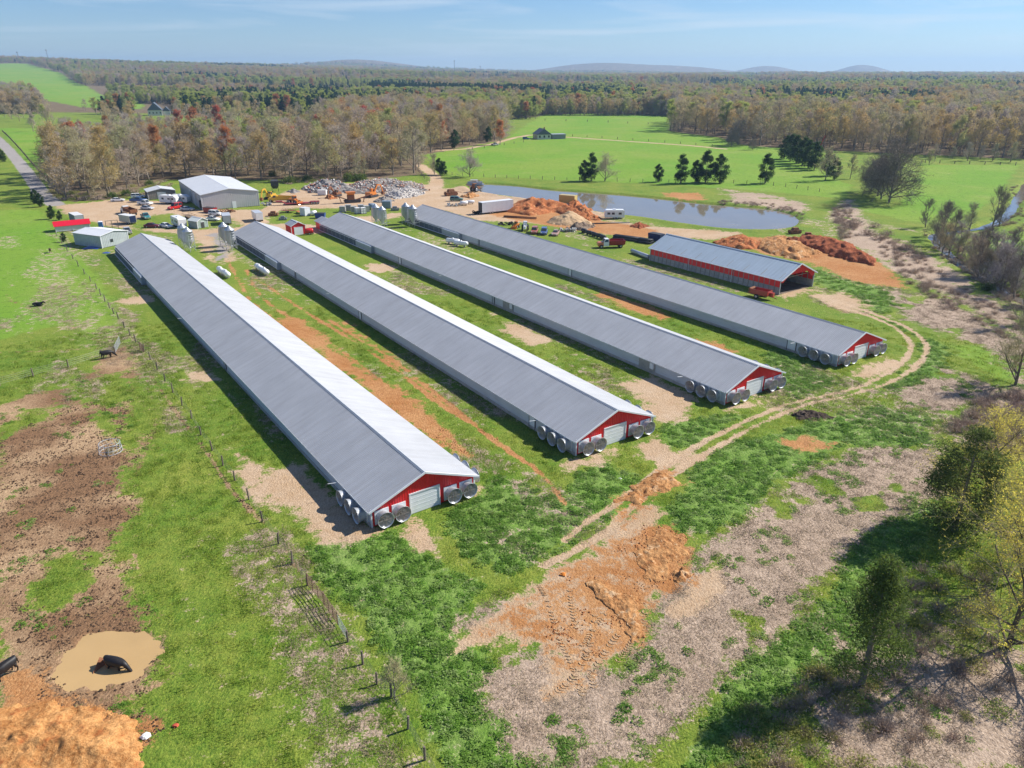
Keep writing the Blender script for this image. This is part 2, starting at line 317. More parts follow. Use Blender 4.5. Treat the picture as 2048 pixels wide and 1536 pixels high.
def height(x, y, m=None):
    r = np.hypot(x, y); th = np.arctan2(x, np.maximum(y, 1e-3)); u = np.tan(np.clip(th, -1.2, 1.2))
    amp = np.interp(u, [-1.2, -.75, -.5, -.22, .05, .3, .7, 1.2], [110, 106, 84, 58, 18, 14, 18, 22])
    z = amp*sstep(1000, 5200, r)**1.1*(.72+.5*fbm(x, y, 1500, 90, 3))*(y > 0)
    z += 22*(fbm(x, y, 700, 55, 3)-.45)*sstep(900, 2200, r)
    for uu, rr, hh, ww in HILLS:
        a = math.atan2((uu-1024)/FPX/1.03, 1); hx, hy = rr*math.sin(a), rr*math.cos(a)
        z += hh*np.exp(-((x-hx)**2+((y-hy)*.6)**2)/(2*ww**2))
    z += sstep(0, 1, (-(x)-90)/180)*sstep(240, 480, y)*sstep(1200, 500, r)*2.2       # lane climbs gently on the left
    z += .1*(fbm(x, y, 14, 61, 3)-.5)
    pd = poly_sd(x, y, POND); z -= 1.3*sstep(.8, -3.5, pd)
    z += .35*sstep(6, 1.5, pd)*sstep(-.5, 1.5, pd)
    z -= .42*sstep(.9, -1.0, poly_sd(x, y, PUDDLE)+1.5*(fbm(x, y, .9, 401, 3)-.5))
    cd = line_d(x, y, CREEK); z -= 1.2*sstep(3.0, .5, cd+1.6*(fbm(x, y, 5, 411, 3)-.5))
    if m is not None:
        z += m['weed']*(.28*fbm(x, y, 1.1, 12, 3)+.25*fbm(x, y, 3, 15, 2)-.2)+(1-m['tan'])*.1*(fbm(x, y, .8, 19, 2)-.5)
        z -= .09*m['ruts']+.06*np.clip(m['orange'], 0, 1)*fbm(x, y, 1.2, 23, 2)
    return z
def h1(x, y): return float(height(np.array([x], float), np.array([y], float))[0])

# polar ground sheet: fine where the camera looks, out past the horizon
ang = np.concatenate([np.arange(-180, -46, 3.0), np.arange(-46, 46, .22), np.arange(46, 180, 3.0)]); ang = np.radians(ang)
rr = [4.]
while rr[-1] < 34: rr.append(rr[-1]*1.12)
while rr[-1] < 700: rr.append(rr[-1]*1.0044)
while rr[-1] < 14000: rr.append(rr[-1]*1.013)
rr = np.array(rr); A, RR = np.meshgrid(ang, rr)
gx, gy = (RR*np.sin(A)).ravel(), (RR*np.cos(A)).ravel()
gm = masks(gx, gy); gz = height(gx, gy, gm)
na, nr = len(ang), len(rr)
ii, jj = np.meshgrid(np.arange(na), np.arange(nr-1)); i2 = (ii+1) % na
faces = np.stack([jj*na+ii, jj*na+i2, (jj+1)*na+i2, (jj+1)*na+ii], -1).reshape(-1, 4)[:, ::-1]
cls = np.zeros(len(gx), int)
cls[gm['yard'] > .5] = 1; cls[gm['ruts'] > .5] = 2; cls[gm['road'] > .5] = 3; cls[gm['paddock'] > .5] = 4
fc = cls[faces].max(1)
def ground_material():
    t = NT('ground_cover')
    a1 = t.n('ShaderNodeAttribute'); a1.attribute_name = 'cover_a'; a2 = t.n('ShaderNodeAttribute'); a2.attribute_name = 'cover_b'
    s1 = t.n('ShaderNodeSeparateColor'); s2 = t.n('ShaderNodeSeparateColor'); t.l(a1.outputs['Color'], s1.inputs[0]); t.l(a2.outputs['Color'], s2.inputs[0])
    tan, orange, mud, straw = s1.outputs[0], s1.outputs[1], s1.outputs[2], a1.outputs['Alpha']
    weed, meadow, litter, road = s2.outputs[0], s2.outputs[1], s2.outputs[2], a2.outputs['Alpha']
    nf = t.noise(4.5, 4, .7); nm = t.noise(.9, 4, .6); nl = t.noise(.11, 4, .55); nk = t.noise(.33, 3, .6); nx = t.noise(.02, 3, .5)
    blade = t.noise(2.2, 4, .7, t.map((3, .8, 1), (0, 0, .6)))
    tex = t.math('ADD', t.math('MULTIPLY', nf, .5), t.math('MULTIPLY', blade, .5))
    ctex = t.step(tex, .38, .63)
    patch = t.step(t.math('ADD', t.math('MULTIPLY', nl, .6), t.math('MULTIPLY', nm, .4)), .36, .64)
    brk = t.math('SUBTRACT', t.math('ADD', t.math('ADD', t.math('MULTIPLY', nm, .42), t.math('MULTIPLY', nf, .33)), t.math('MULTIPLY', nk, .25)), .5)
    def sharp(mask, k=.9, lo=.40, hi=.60):
        v = t.math('ADD', mask, t.math('MULTIPLY', brk, k*3.4))
        return t.step(v, lo, hi)
    def duo(f, a, b): return t.mix(f, a, b)
    grass = t.mix(patch, duo(ctex, (.04, .115, .012), (.20, .31, .032)), duo(ctex, (.11, .16, .02), (.36, .38, .065)))
    mead = t.mix(t.step(nx, .38, .62), duo(ctex, (.10, .22, .018), (.21, .38, .035)), duo(ctex, (.14, .23, .024), (.28, .39, .055)))
    weedc = t.mix(patch, duo(ctex, (.065, .15, .018), (.20, .35, .045)), duo(ctex, (.10, .18, .03), (.31, .40, .12)))
    strawc = t.mix(patch, duo(ctex, (.22, .15, .10), (.56, .425, .31)), duo(ctex, (.28, .20, .14), (.70, .54, .405)))
    tanc = t.mix(patch, duo(ctex, (.34, .205, .11), (.60, .42, .25)), duo(ctex, (.44, .31, .20), (.66, .50, .345)))
    orac = t.mix(patch, duo(ctex, (.25, .09, .028), (.53, .23, .075)), duo(ctex, (.37, .165, .058), (.62, .36, .165)))
    mudc = t.mix(t.step(nl, .42, .6), duo(ctex, (.11, .06, .032), (.36, .205, .105)), duo(ctex, (.26, .155, .08), (.62, .43, .25)))
    litc = t.mix(t.step(nl, .35, .65), duo(ctex, (.085, .055, .035), (.22, .155, .10)), duo(ctex, (.13, .11, .05), (.27, .20, .125)))
    roadc = t.mix(patch, duo(ctex, (.25, .225, .205), (.37, .33, .30)), duo(ctex, (.30, .27, .25), (.42, .39, .36)))
    mead = t.mix(t.math('MULTIPLY', t.step(t.noise(.55, 3, .6), .56, .66), .7), mead, (.085, .17, .018)); mead = t.mix(t.math('MULTIPLY', t.step(t.noise(.06, 4, .6), .54, .68), .4), mead, (.28, .32, .08))
    c = t.mix(sharp(meadow, .6), grass, mead)
    c = t.mix(sharp(weed), c, weedc)
    c = t.mix(sharp(litter, .7), c, litc)
    c = t.mix(sharp(straw, 1.3), c, strawc)
    c = t.mix(sharp(mud, 1.0), c, mudc)
    c = t.mix(sharp(tan, .8), c, tanc)
    c = t.mix(sharp(orange, .95), c, orac)
    c = t.mix(sharp(road, .4), c, roadc)
    t.put(t.b.inputs['Base Color'], c); t.b.inputs['Roughness'].default_value = .95; t.b.inputs['Specular IOR Level'].default_value = .15
    t.bump(t.noise(4.2, 4, .75), 1., .17)
    return t.mat
GMAT = ground_material()
def sub_ground(name, sel, label=None):
    fs = faces[sel]; used, inv = np.unique(fs, return_inverse=True); fs = inv.reshape(fs.shape)
    me = bpy.data.meshes.new(name); me.vertices.add(len(used)); me.loops.add(fs.size); me.polygons.add(len(fs))
    me.vertices.foreach_set('co', np.stack([gx[used], gy[used], gz[used]], -1).astype(np.float32).ravel())
    me.loops.foreach_set('vertex_index', fs.ravel().astype(np.int32)); me.polygons.foreach_set('loop_start', np.arange(0, fs.size, 4, dtype=np.int32))
    me.polygons.foreach_set('use_smooth', np.ones(len(fs), bool))
    for nm, ch in (('cover_a', ('tan', 'orange', 'mud', 'straw')), ('cover_b', ('weed', 'meadow', 'litter', 'road2'))):
        at = me.attributes.new(nm, 'FLOAT_COLOR', 'POINT')
        at.data.foreach_set('color', np.stack([np.clip(gm[k][used], 0, 1) for k in ch], -1).astype(np.float32).ravel())
    me.materials.append(GMAT); me.update(calc_edges=True); me.validate()
    o = mesh_obj(name, me); tag(o, label, None, kind='structure'); return o
sub_ground('ground', fc == 0); sub_ground('dirt_yard', fc == 1); sub_ground('dirt_track', fc == 2); sub_ground('gravel_road', fc == 3); sub_ground('muddy_paddock', fc == 4)

def water_mat(name, col, rough, rip, tint=.5):
    t = NT(name); t.put(t.b.inputs['Base Color'], t.mix(t.step(t.noise(.15, 4), .3, .7), tuple(c*.85 for c in col), col))
    t.b.inputs['Roughness'].default_value = rough; t.b.inputs['IOR'].default_value = 1.33; t.b.inputs['Specular IOR Level'].default_value = tint
    t.bump(t.noise(1.4, 4, .6, t.map((1, 2.5, 1))), rip, .02); return t.mat
def flat_sheet(name, poly, z, m):
    b = MB(); c = np.mean(np.array(poly), 0); b.v = [(x, y, z) for x, y in poly]+[(c[0], c[1], z)]
    n = len(poly); me_f = [tuple(range(n))]; b.v.pop(); b.f = me_f; b.m = [0]
    o = b.build(name, m); tag(o, kind='structure'); 
    if o.data.polygons[0].normal.z < 0: o.data.flip_normals()
    return o
def grow(poly, d):
    P = np.array(poly); c = P.mean(0); n = len(P); o = []
    area = sum(P[i][0]*P[(i+1) % n][1]-P[(i+1) % n][0]*P[i][1] for i in range(n))
    for i in range(n):
        t = P[(i+1) % n]-P[i-1]; t /= np.linalg.norm(t)+1e-9; nn = np.array([t[1], -t[0]])*(1 if area > 0 else -1); o.append(tuple(P[i]+nn*d))
    return o
flat_sheet('pond_water', grow(POND, .9), -.30, water_mat('pond_water', (.24, .205, .15), .025, .05, .8))
flat_sheet('puddle_water', grow(PUDDLE, .8), -.10, water_mat('puddle_water', (.50, .33, .15), .12, .04, .3))
b = MB(); L_, R_ = [], []
for i, p in enumerate(CREEK):
    q = np.array(CREEK[min(i+1, len(CREEK)-1)])-np.array(CREEK[max(i-1, 0)]); q /= np.linalg.norm(q); nn = np.array([-q[1], q[0]])*2.0
    b.v += [(p[0]+nn[0], p[1]+nn[1], -.75), (p[0]-nn[0], p[1]-nn[1], -.75)]
b.f = [(2*i, 2*i+1, 2*i+3, 2*i+2) for i in range(len(CREEK)-1)]; b.m = [0]*len(b.f)
o = b.build('creek_water', water_mat('creek_water', (.17, .15, .12), .06, .12, .5)); tag(o, kind='structure')
if o.data.polygons[0].normal.z < 0: o.data.flip_normals()
# ------------------------------------------------------------------ trees
def tree_mat(name, cols, rough=.9, trans=False):
    t = NT(name); oi = t.n('ShaderNodeObjectInfo')
    c = t.ramp(oi.outputs['Random'], [(k/(len(cols)-1), c) for k, c in enumerate(cols)])
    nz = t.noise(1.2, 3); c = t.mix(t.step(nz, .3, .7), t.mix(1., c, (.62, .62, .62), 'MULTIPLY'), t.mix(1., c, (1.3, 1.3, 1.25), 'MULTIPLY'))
    t.put(t.b.inputs['Base Color'], c); t.b.inputs['Roughness'].default_value = rough; t.b.inputs['Specular IOR Level'].default_value = .2
    if trans:
        tb = t.n('ShaderNodeBsdfTranslucent'); ms = t.n('ShaderNodeMixShader'); ms.inputs[0].default_value = .5
        t.put(tb.inputs[0], t.mix(1., c, (1.25, 1.2, .9), 'MULTIPLY')); t.l(t.b.outputs[0], ms.inputs[1]); t.l(tb.outputs[0], ms.inputs[2]); t.l(ms.outputs[0], t.out.inputs[0])
    MATS[name] = t.mat; return t.mat
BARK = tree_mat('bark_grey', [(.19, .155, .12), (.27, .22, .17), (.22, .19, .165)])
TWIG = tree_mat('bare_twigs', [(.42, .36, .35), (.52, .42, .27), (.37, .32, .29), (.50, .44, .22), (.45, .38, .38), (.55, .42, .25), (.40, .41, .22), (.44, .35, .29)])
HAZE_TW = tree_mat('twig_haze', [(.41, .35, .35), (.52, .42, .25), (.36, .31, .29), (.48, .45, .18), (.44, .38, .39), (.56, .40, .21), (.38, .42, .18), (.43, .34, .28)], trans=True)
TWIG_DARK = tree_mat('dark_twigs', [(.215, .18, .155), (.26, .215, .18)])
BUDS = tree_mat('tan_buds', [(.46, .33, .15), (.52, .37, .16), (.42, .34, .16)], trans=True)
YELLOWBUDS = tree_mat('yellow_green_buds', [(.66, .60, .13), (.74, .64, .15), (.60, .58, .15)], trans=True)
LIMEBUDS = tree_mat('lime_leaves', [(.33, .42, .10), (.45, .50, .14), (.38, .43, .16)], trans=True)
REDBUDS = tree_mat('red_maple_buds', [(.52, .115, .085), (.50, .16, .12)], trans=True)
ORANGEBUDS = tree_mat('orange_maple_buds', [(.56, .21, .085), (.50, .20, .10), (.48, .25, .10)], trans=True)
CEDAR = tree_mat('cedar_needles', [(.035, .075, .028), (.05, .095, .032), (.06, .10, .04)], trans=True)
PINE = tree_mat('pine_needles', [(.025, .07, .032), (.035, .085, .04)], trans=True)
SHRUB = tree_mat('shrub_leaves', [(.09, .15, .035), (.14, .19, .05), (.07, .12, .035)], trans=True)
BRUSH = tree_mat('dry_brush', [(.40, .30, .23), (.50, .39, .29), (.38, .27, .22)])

def gen_bare(seed, h, spread, up=.35, limbs=11, sub=(6, 5), twigs=7, tw=.055, tl=1.0, clear=.32, bud=0, bs=.16, lean=0.):
    rnd = random.Random(seed); T = MB(); C = MB(); V = lambda: Vector((rnd.gauss(0, 1), rnd.gauss(0, 1), rnd.gauss(0, 1))).normalized()
    def sliver(p, d, L, w):
        s = d.cross(V()); s.normalize(); e = p+d*L
        C.add([p-s*w*.5, p+s*w*.5, e+s*w*.2, e-s*w*.2], [(0, 1, 2, 3)])
        for k in range(bud):
            q = p+d*L*rnd.uniform(.35, 1.05)+V()*.12; a, c = V()*bs, V()*bs
            C.add([q, q+a, q+c], [(0, 1, 2)], 1)
    def grow_(p, d, L, r, lev):
        n = (6, 5, 4, 3)[min(lev, 3)]; segs = 3 if lev < 2 else 2 if lev < 3 else 1; pts = [p]; q = p; dd = d
        for k in range(segs):
            dd = (dd+V()*.16+Vector((0, 0, up*.35))).normalized(); q = q+dd*L/segs; pts.append(q)
        B = T if lev < 2 else C
        for k in range(segs): B.tube(pts[k], pts[k+1], r*(1-.5*k/segs), r*(1-.5*(k+1)/segs), n, 0, cap=False)
        if lev >= 3:
            for k in range(twigs):
                t = rnd.uniform(.15, 1.); i = min(int(t*segs), segs-1); pp = pts[i].lerp(pts[i+1], t*segs-i)
                sliver(pp, (dd*.6+V()*.8+Vector((0, 0, up*.5))).normalized(), tl*rnd.uniform(.6, 1.3), tw)
            return
        for k in range(sub[lev-1] if lev else 0):
            t = rnd.uniform(.25, 1.); i = min(int(t*segs), segs-1); pp = pts[i].lerp(pts[i+1], t*segs-i)
            nd = (dd*.75+V()*.75+Vector((0, 0, up*.3))).normalized()
            grow_(pp, nd, L*rnd.uniform(.42, .68), r*.42, lev+1)
    # trunk
    top = Vector((lean*h, 0, h*.72)); base = Vector((0, 0, -.4)); r0 = h*.016+.06; last = base
    for k in range(1, 7):
        t = k/6; p = base.lerp(top, t)+Vector((rnd.gauss(0, .12), rnd.gauss(0, .12), 0))*(t > .1)*h*.08
        T.tube(last, p, r0*(1-.72*(k-1)/6), r0*(1-.72*k/6), 7, 0, cap=False)
        if t > clear-.05:
            m = max(1, round(limbs*(1/5)))
            for j in range(m):
                az_ = rnd.uniform(0, 6.283); el_ = rnd.uniform(.15, .8)+.5*t*(up+.3)
                d = Vector((math.cos(az_)*math.cos(el_), math.sin(az_)*math.cos(el_), math.sin(el_)))
                grow_(last.lerp(p, rnd.random()), d, spread*rnd.uniform(.75, 1.15)*(1.15-.45*t), r0*.42*(1.2-.6*t), 1)
        last = p
    for j in range(3): grow_(last, (Vector((0, 0, 1))+V()*.5).normalized(), spread*.7, r0*.3, 1)
    return T, C
def gen_conifer(seed, h, r, n=5200, leaf=.30, clear=.08, shape='oval', lobes=26):
    rnd = random.Random(seed); rn = np.random.default_rng(seed); T = MB(); C = MB()
    T.tube((0, 0, -.4), (0, 0, h*.9), h*.02+.06, .03, 7, 0, False)
    def rad(t):
        if shape == 'oval': return r*(math.sin(math.pi*min(1, .12+.88*t))**.75*.9+.1*(1-t)) if t < .98 else .1
        return r*((1-t)**.8)*(1 if t > .06 else .6)
    cl = []
    for k in range(lobes):
        t = rnd.uniform(.02, .97); a = rnd.uniform(0, 6.283); q = rad(t)*rnd.uniform(.45, .92)
        z = h*(clear+(1-clear)*t); c = Vector((q*math.cos(a), q*math.sin(a), z)); s = (.24+.22*rnd.random())*r*(1.15-.5*t)+.12
        cl.append((c, s)); T.tube((0, 0, max(.3, z-q*.35)), c, .035, .012, 3, 0, False)
    vs, fs = [], []
    for k in range(n):
        c, s = cl[rnd.randrange(lobes)]
        d = rn.normal(size=3); d /= np.linalg.norm(d); p = np.array(c)+d*s*(rn.random()**.4)*np.array([1, 1, .8]); p[2] = max(p[2], .15)
        a, b_ = rn.normal(size=3)*leaf*.6, rn.normal(size=3)*leaf*.6; a[2] *= .7
        i = len(vs); vs += [tuple(p), tuple(p+a), tuple(p+b_)]; fs.append((i, i+1, i+2))
    C.v, C.f, C.m = vs, fs, [0]*len(fs); return T, C
def gen_bush(seed, r, h, n=700, leaf=.16, stems=12, sl=.03):
    rnd = random.Random(seed); rn = np.random.default_rng(seed); T = MB(); C = MB()
    for k in range(stems):
        a = rnd.uniform(0, 6.283); q = r*rnd.uniform(.2, .9)
        T.tube((q*.2*math.cos(a), q*.2*math.sin(a), -.1), (q*math.cos(a), q*math.sin(a), h*rnd.uniform(.5, 1.)), sl, .008, 3, 0, False)
    for k in range(n):
        d = rn.normal(size=3); d /= np.linalg.norm(d); d[2] = abs(d[2]); p = d*np.array([r, r, h])*(.35+.65*rn.random()**.5)*(1+.25*math.sin(5*math.atan2(d[1], d[0])+seed))
        a, b_ = rn.normal(size=3)*leaf, rn.normal(size=3)*leaf
        C.add([p, p+a, p+b_], [(0, 1, 2)])
    return T, C
# kinds: (trunk mesh, crown mesh)
KIND = {}
def kind(name, TC, tm, cms): KIND[name] = (TC[0].mesh(name+'_trunk', tm, True), TC[1].mesh(name+'_crown', cms))
for k in range(4): kind('bare%d' % k, gen_bare(10+k, 19+k, 6.6+.5*k, up=(.45, .2, .32, .1)[k], limbs=12, clear=(.36, .28, .34, .3)[k], twigs=7, bud=1, bs=.34), BARK, [TWIG, HAZE_TW])
for k in range(2): kind('bud%d' % k, gen_bare(30+k, 21+k, 6.2, up=(.4, .15)[k], limbs=12, clear=.32, twigs=6, bud=2, bs=.34), BARK, [TWIG, BUDS])
kind('lime0', gen_bare(40, 20, 6.0, up=.6, limbs=11, clear=.3, twigs=6, bud=4, bs=.32), BARK, [TWIG, LIMEBUDS])
kind('red0', gen_bare(50, 20, 5.6, up=.7, limbs=11, clear=.3, twigs=6, bud=4, bs=.30), BARK, [TWIG, REDBUDS])
kind('orange0', gen_bare(55, 20, 5.8, up=.6, limbs=11, clear=.3, twigs=6, bud=4, bs=.32), BARK, [TWIG, ORANGEBUDS])
kind('round0', gen_bare(60, 11, 5.2, up=.15, limbs=14, clear=.2, twigs=8, tl=.9, tw=.04), BARK, [TWIG])
kind('dark0', gen_bare(65, 25, 9.5, up=.04, limbs=24, sub=(8, 6), clear=.14, twigs=8, tl=1.2, tw=.05), TWIG_DARK, [TWIG_DARK])
kind('creek0', gen_bare(70, 12, 3.6, up=.6, limbs=9, clear=.15, twigs=6, tl=.8, tw=.03), TWIG_DARK, [TWIG_DARK])
kind('creek1', gen_bare(71, 9, 3.4, up=.45, limbs=9, clear=.1, twigs=7, tl=.8, tw=.03), BARK, [TWIG])
for k in range(2): kind('cedar%d' % k, gen_conifer(80+k, 12.5, 3.5, 9500, .36, .06, lobes=46), BARK, CEDAR)
for k in range(2): kind('pine%d' % k, gen_conifer(90+k, 19, 3.2, 3600, .5, .3, 'cone', 26), BARK, PINE)
kind('shrub0', gen_bush(95, 2.4, 2.6, 1500, .2), BARK, SHRUB)
kind('brush0', gen_bush(96, 2.0, 1.6, 500, .12, 60, .02), BRUSH, BRUSH)
rt = random.Random(5)
def tree(kd, x, y, s, label, cat='tree', group=None, name='tree', rz=None, z=None, sz=None):
    e = empty(name, (x, y, h1(x, y) if z is None else z), rt.uniform(0, 6.28) if rz is None else rz, label, cat, group)
    e.scale = (s, s, s*(sz or 1)); tm, cm = KIND[kd]
    mesh_obj('trunk' if cat == 'tree' else 'stems', tm, e); mesh_obj('crown' if cat == 'tree' else 'foliage', cm, e); return e

# ---- scatter (only for what cannot be counted)
def scatter_group():
    g = bpy.data.node_groups.new('scatter', 'GeometryNodeTree')
    g.interface.new_socket('Geometry', in_out='INPUT', socket_type='NodeSocketGeometry')
    g.interface.new_socket('Collection', in_out='INPUT', socket_type='NodeSocketCollection')
    g.interface.new_socket('Geometry', in_out='OUTPUT', socket_type='NodeSocketGeometry')
    N = g.nodes.new; L = g.links.new
    gi, go = N('NodeGroupInput'), N('NodeGroupOutput'); ip = N('GeometryNodeInstanceOnPoints'); ci = N('GeometryNodeCollectionInfo')
    ci.inputs['Separate Children'].default_value = True; ci.inputs['Reset Children'].default_value = True
    def at(nm, ty):
        a = N('GeometryNodeInputNamedAttribute'); a.data_type = ty; a.inputs[0].default_value = nm; return a.outputs[0]
    cx = N('ShaderNodeCombineXYZ'); L(at('turn', 'FLOAT'), cx.inputs[2])
    e2r = N('FunctionNodeEulerToRotation'); L(cx.outputs[0], e2r.inputs[0])
    L(gi.outputs[0], ip.inputs['Points']); L(gi.outputs[1], ci.inputs[0]); L(ci.outputs[0], ip.inputs['Instance'])
    ip.inputs['Pick Instance'].default_value = True
    L(at('pick', 'INT'), ip.inputs['Instance Index']); L(e2r.outputs[0], ip.inputs['Rotation']); L(at('size', 'FLOAT_VECTOR'), ip.inputs['Scale'])
    L(ip.outputs[0], go.inputs[0]); return g
SG = scatter_group(); NPROTO = [0]
def scatter(name, x, y, z, size, pick, protos, label, cat, seed=0):
    """protos: list of meshes; size: (N,) or (N,3)"""
    col = bpy.data.collections.new(name+'_kinds')
    for me in protos:
        NPROTO[0] += 1; o = bpy.data.objects.new('%04d_kind' % NPROTO[0], me); col.objects.link(o)
    n = len(x); me = bpy.data.meshes.new(name); me.vertices.add(n)
    me.vertices.foreach_set('co', np.stack([x, y, z], -1).astype(np.float32).ravel())
    size = np.asarray(size, float); size = np.repeat(size[:, None], 3, 1) if size.ndim == 1 else size
    me.attributes.new('size', 'FLOAT_VECTOR', 'POINT').data.foreach_set('vector', size.astype(np.float32).ravel())
    me.attributes.new('turn', 'FLOAT', 'POINT').data.foreach_set('value', np.random.default_rng(seed).uniform(0, 6.28, n).astype(np.float32))
    me.attributes.new('pick', 'INT', 'POINT').data.foreach_set('value', np.asarray(pick, np.int32))
    o = mesh_obj(name, me); md = o.modifiers.new('scatter', 'NODES'); md.node_group = SG
    md[[s for s in SG.interface.items_tree if s.name == 'Collection'][0].identifier] = col
    return tag(o, label, cat, kind='stuff')
def joined(kd):                             # trunk + crown in one mesh for the scatter
    tm, cm = KIND[kd]; me = bpy.data.meshes.new(kd+'_whole'); v = []; f = []; mi = []; mats = []
    for m in (tm, cm):
        k = len(v); v += [tuple(p.co) for p in m.vertices]; b0 = len(mats); mats += list(m.materials)
        f += [tuple(i+k for i in p.vertices) for p in m.polygons]; mi += [b0+p.material_index for p in m.polygons]
    me.from_pydata(v, [], f)
    for m in mats: me.materials.append(m)
    me.polygons.foreach_set('material_index', mi); me.update(); return me

# ---- the woods: every tree of the near edge is its own thing, the mass behind is stuff
rng = np.random.default_rng(3)
def in_any(x, y, polys):
    o = np.zeros(x.shape, bool)
    for p in polys: o |= poly_sd(x, y, p, 5.) < 0
    return o
CLEAR = PM([(130,300),(60,180),(290,205),(300,222),(110,236)], [(268,200),(352,200),(352,272),(268,272)])
def spread_pts(n, x0, x1, y0, y1, dmin, keep):
    x = rng.uniform(x0, x1, n); y = rng.uniform(y0, y1, n); k = keep(x, y); x, y = x[k], y[k]
    grid = {}; out = []
    for i in range(len(x)):
        c = (int(x[i]//dmin), int(y[i]//dmin))
        if any((x[i]-x[j])**2+(y[i]-y[j])**2 < dmin*dmin for a in (-1, 0, 1) for b_ in (-1, 0, 1) for j in grid.get((c[0]+a, c[1]+b_), ())): continue
        grid.setdefault(c, []).append(i); out.append(i)
    return x[out], y[out]
WL, WR = WOODS
wx, wy = spread_pts(14000, -460, 60, 255, 900, 7.0, lambda x, y: (poly_sd(x, y, WL, 5.) < -2) & ~in_any(x, y, [CLEAR[1]]))
order = np.argsort(np.hypot(wx, wy)); wx, wy = wx[order], wy[order]
vis = np.abs(wx/wy) < .80; wx, wy = wx[vis], wy[vis]
kinds_l = ['bare0', 'bare1', 'bare2', 'bare3', 'bud0', 'bud1']
NEAR_L = 180
def low_back(x, y): return np.where((y > 365) & (1024+FPX*x/(y*_c+CAM_H*_s) < 640), .66, 1.)
for i in range(NEAR_L):
    s = rt.uniform(.55, 1.15)*low_back(wx[i], wy[i])
    tree(rt.choice(kinds_l), wx[i], wy[i], s, 'tall bare grey-brown tree in the left-hand wood behind the metal workshop', group='bare trees of the wood behind the workshop', name='bare_tree')
n = len(wx)-NEAR_L; x, y = wx[NEAR_L:], wy[NEAR_L:]
scatter('far_wood', x, y, height(x, y), rng.uniform(.65, 1.08, n)*low_back(x, y), rng.choice(10, n, p=[.16, .16, .16, .15, .12, .11, .04, .03, .04, .03]), [joined(k) for k in kinds_l+['lime0', 'red0', 'orange0', 'cedar0']],
        'brown mass of bare spring woodland stretching back behind the workshop', 'wood', 1)
wx, wy = spread_pts(9000, 90, 640, 420, 760, 8.5, lambda x, y: (poly_sd(x, y, WR, 5.) < -2))
order = np.argsort(np.hypot(wx, wy)); wx, wy = wx[order], wy[order]; vis = np.abs(wx/wy) < .80; wx, wy = wx[vis], wy[vis]
NEAR_R = min(100, len(wx))
for i in range(NEAR_R):
    tree(rt.choice(['bare0', 'bare1', 'bare2', 'bare3', 'bud0', 'bud1', 'bare2']), wx[i], wy[i], rt.uniform(.8, 1.2), 'tall bare tree at the edge of the right-hand wood beyond the pasture', group='bare trees along the edge of the right-hand wood', name='bare_tree')
n = len(wx)-NEAR_R; x, y = wx[NEAR_R:], wy[NEAR_R:]
scatter('right_wood', x, y, height(x, y), rng.uniform(.8, 1.15, n), rng.choice(8, n), [joined(k) for k in ['bare0', 'bare1', 'bare2', 'bare3', 'bud0', 'bud1', 'bare1', 'lime0']], 'purple-grey mass of bare woodland behind the right-hand pasture', 'wood', 2)
# woodland rolling to the horizon
nf_ = 70000
rf = np.exp(rng.uniform(np.log(760), np.log(7800), nf_)); af = rng.uniform(-.72, .72, nf_); x, y = rf*np.sin(af), rf*np.cos(af)
keep = ~in_any(x, y, MEADOW+[CLEAR[0], CLEAR[1]]) & ~(poly_sd(x, y, WL, 5.) < 0) & ~(poly_sd(x, y, WR, 5.) < 0) & (y-.12*np.abs(x)+120*(fbm(x, y, 260, 77)-.5) > 800)
open_ = (fbm(x, y, 420, 140, 3) > .60) & (rf > 1000) & (rf < 5200); keep &= ~open_
x, y, rf = x[keep], y[keep], rf[keep]
size = rng.uniform(.75, 1.15, len(x))*np.interp(rf, [760, 1600, 3500, 8000], [.95, 1.1, 1.7, 3.0]); size3 = np.stack([size, size, np.minimum(size, 1.25)*rng.uniform(.75, 1.05, len(x))], -1)
zone = fbm(x, y, 330, 150, 3); pick = rng.choice(6, len(x)); pick[zone > .56] = 9+rng.choice(2, (zone > .56).sum())
lim = fbm(x, y, 240, 160, 3) > .555; pick[lim] = np.where(rng.random(lim.sum()) < .7, 6, pick[lim])
spk = rng.random(len(x)); pick[spk < .06] = 9; pick[(spk > .91)] = 6; pick[(spk > .895) & (spk < .91)] = 8
scatter('horizon_wood', x, y, height(x, y)-.5, size3, pick, [joined(k) for k in ['bare0', 'bare1', 'bare2', 'bare3', 'bud0', 'bud1', 'lime0', 'red0', 'orange0', 'pine0', 'pine1']], 'mixed bare and evergreen woodland rolling away to the horizon', 'wood', 3)
# pines and fresh green belts that read as bands
def band(name, px0, px1, depth, n, kinds_, s0, s1, label, seed):
    a, b_ = S(*px0), S(*px1); t = rng.random(n); w_ = rng.random(n)
    x = a.x+(b_.x-a.x)*t; y = a.y+(b_.y-a.y)*t+w_*depth; x *= (y/(a.y+(b_.y-a.y)*t))
    scatter(name, x, y, height(x, y), rng.uniform(s0, s1, n), rng.choice(len(kinds_), n), [joined(k) for k in kinds_], label, 'wood', seed)
band('pine_wood', (740, 197), (1075, 203), 200, 700, ['pine0', 'pine1'], 1.0, 1.35, 'dark green pine plantation band across the far centre', 11)
band('pine_wood', (1090, 222), (1300, 221), 45, 130, ['pine0', 'pine1'], .75, 1.05, 'line of dark pines behind the far pasture hedge', 12)
band('young_wood', (215, 209), (560, 212), 90, 420, ['lime0', 'lime0', 'lime0', 'cedar0', 'bare0'], .55, .85, 'belt of fresh yellow-green young trees beyond the far house', 13)
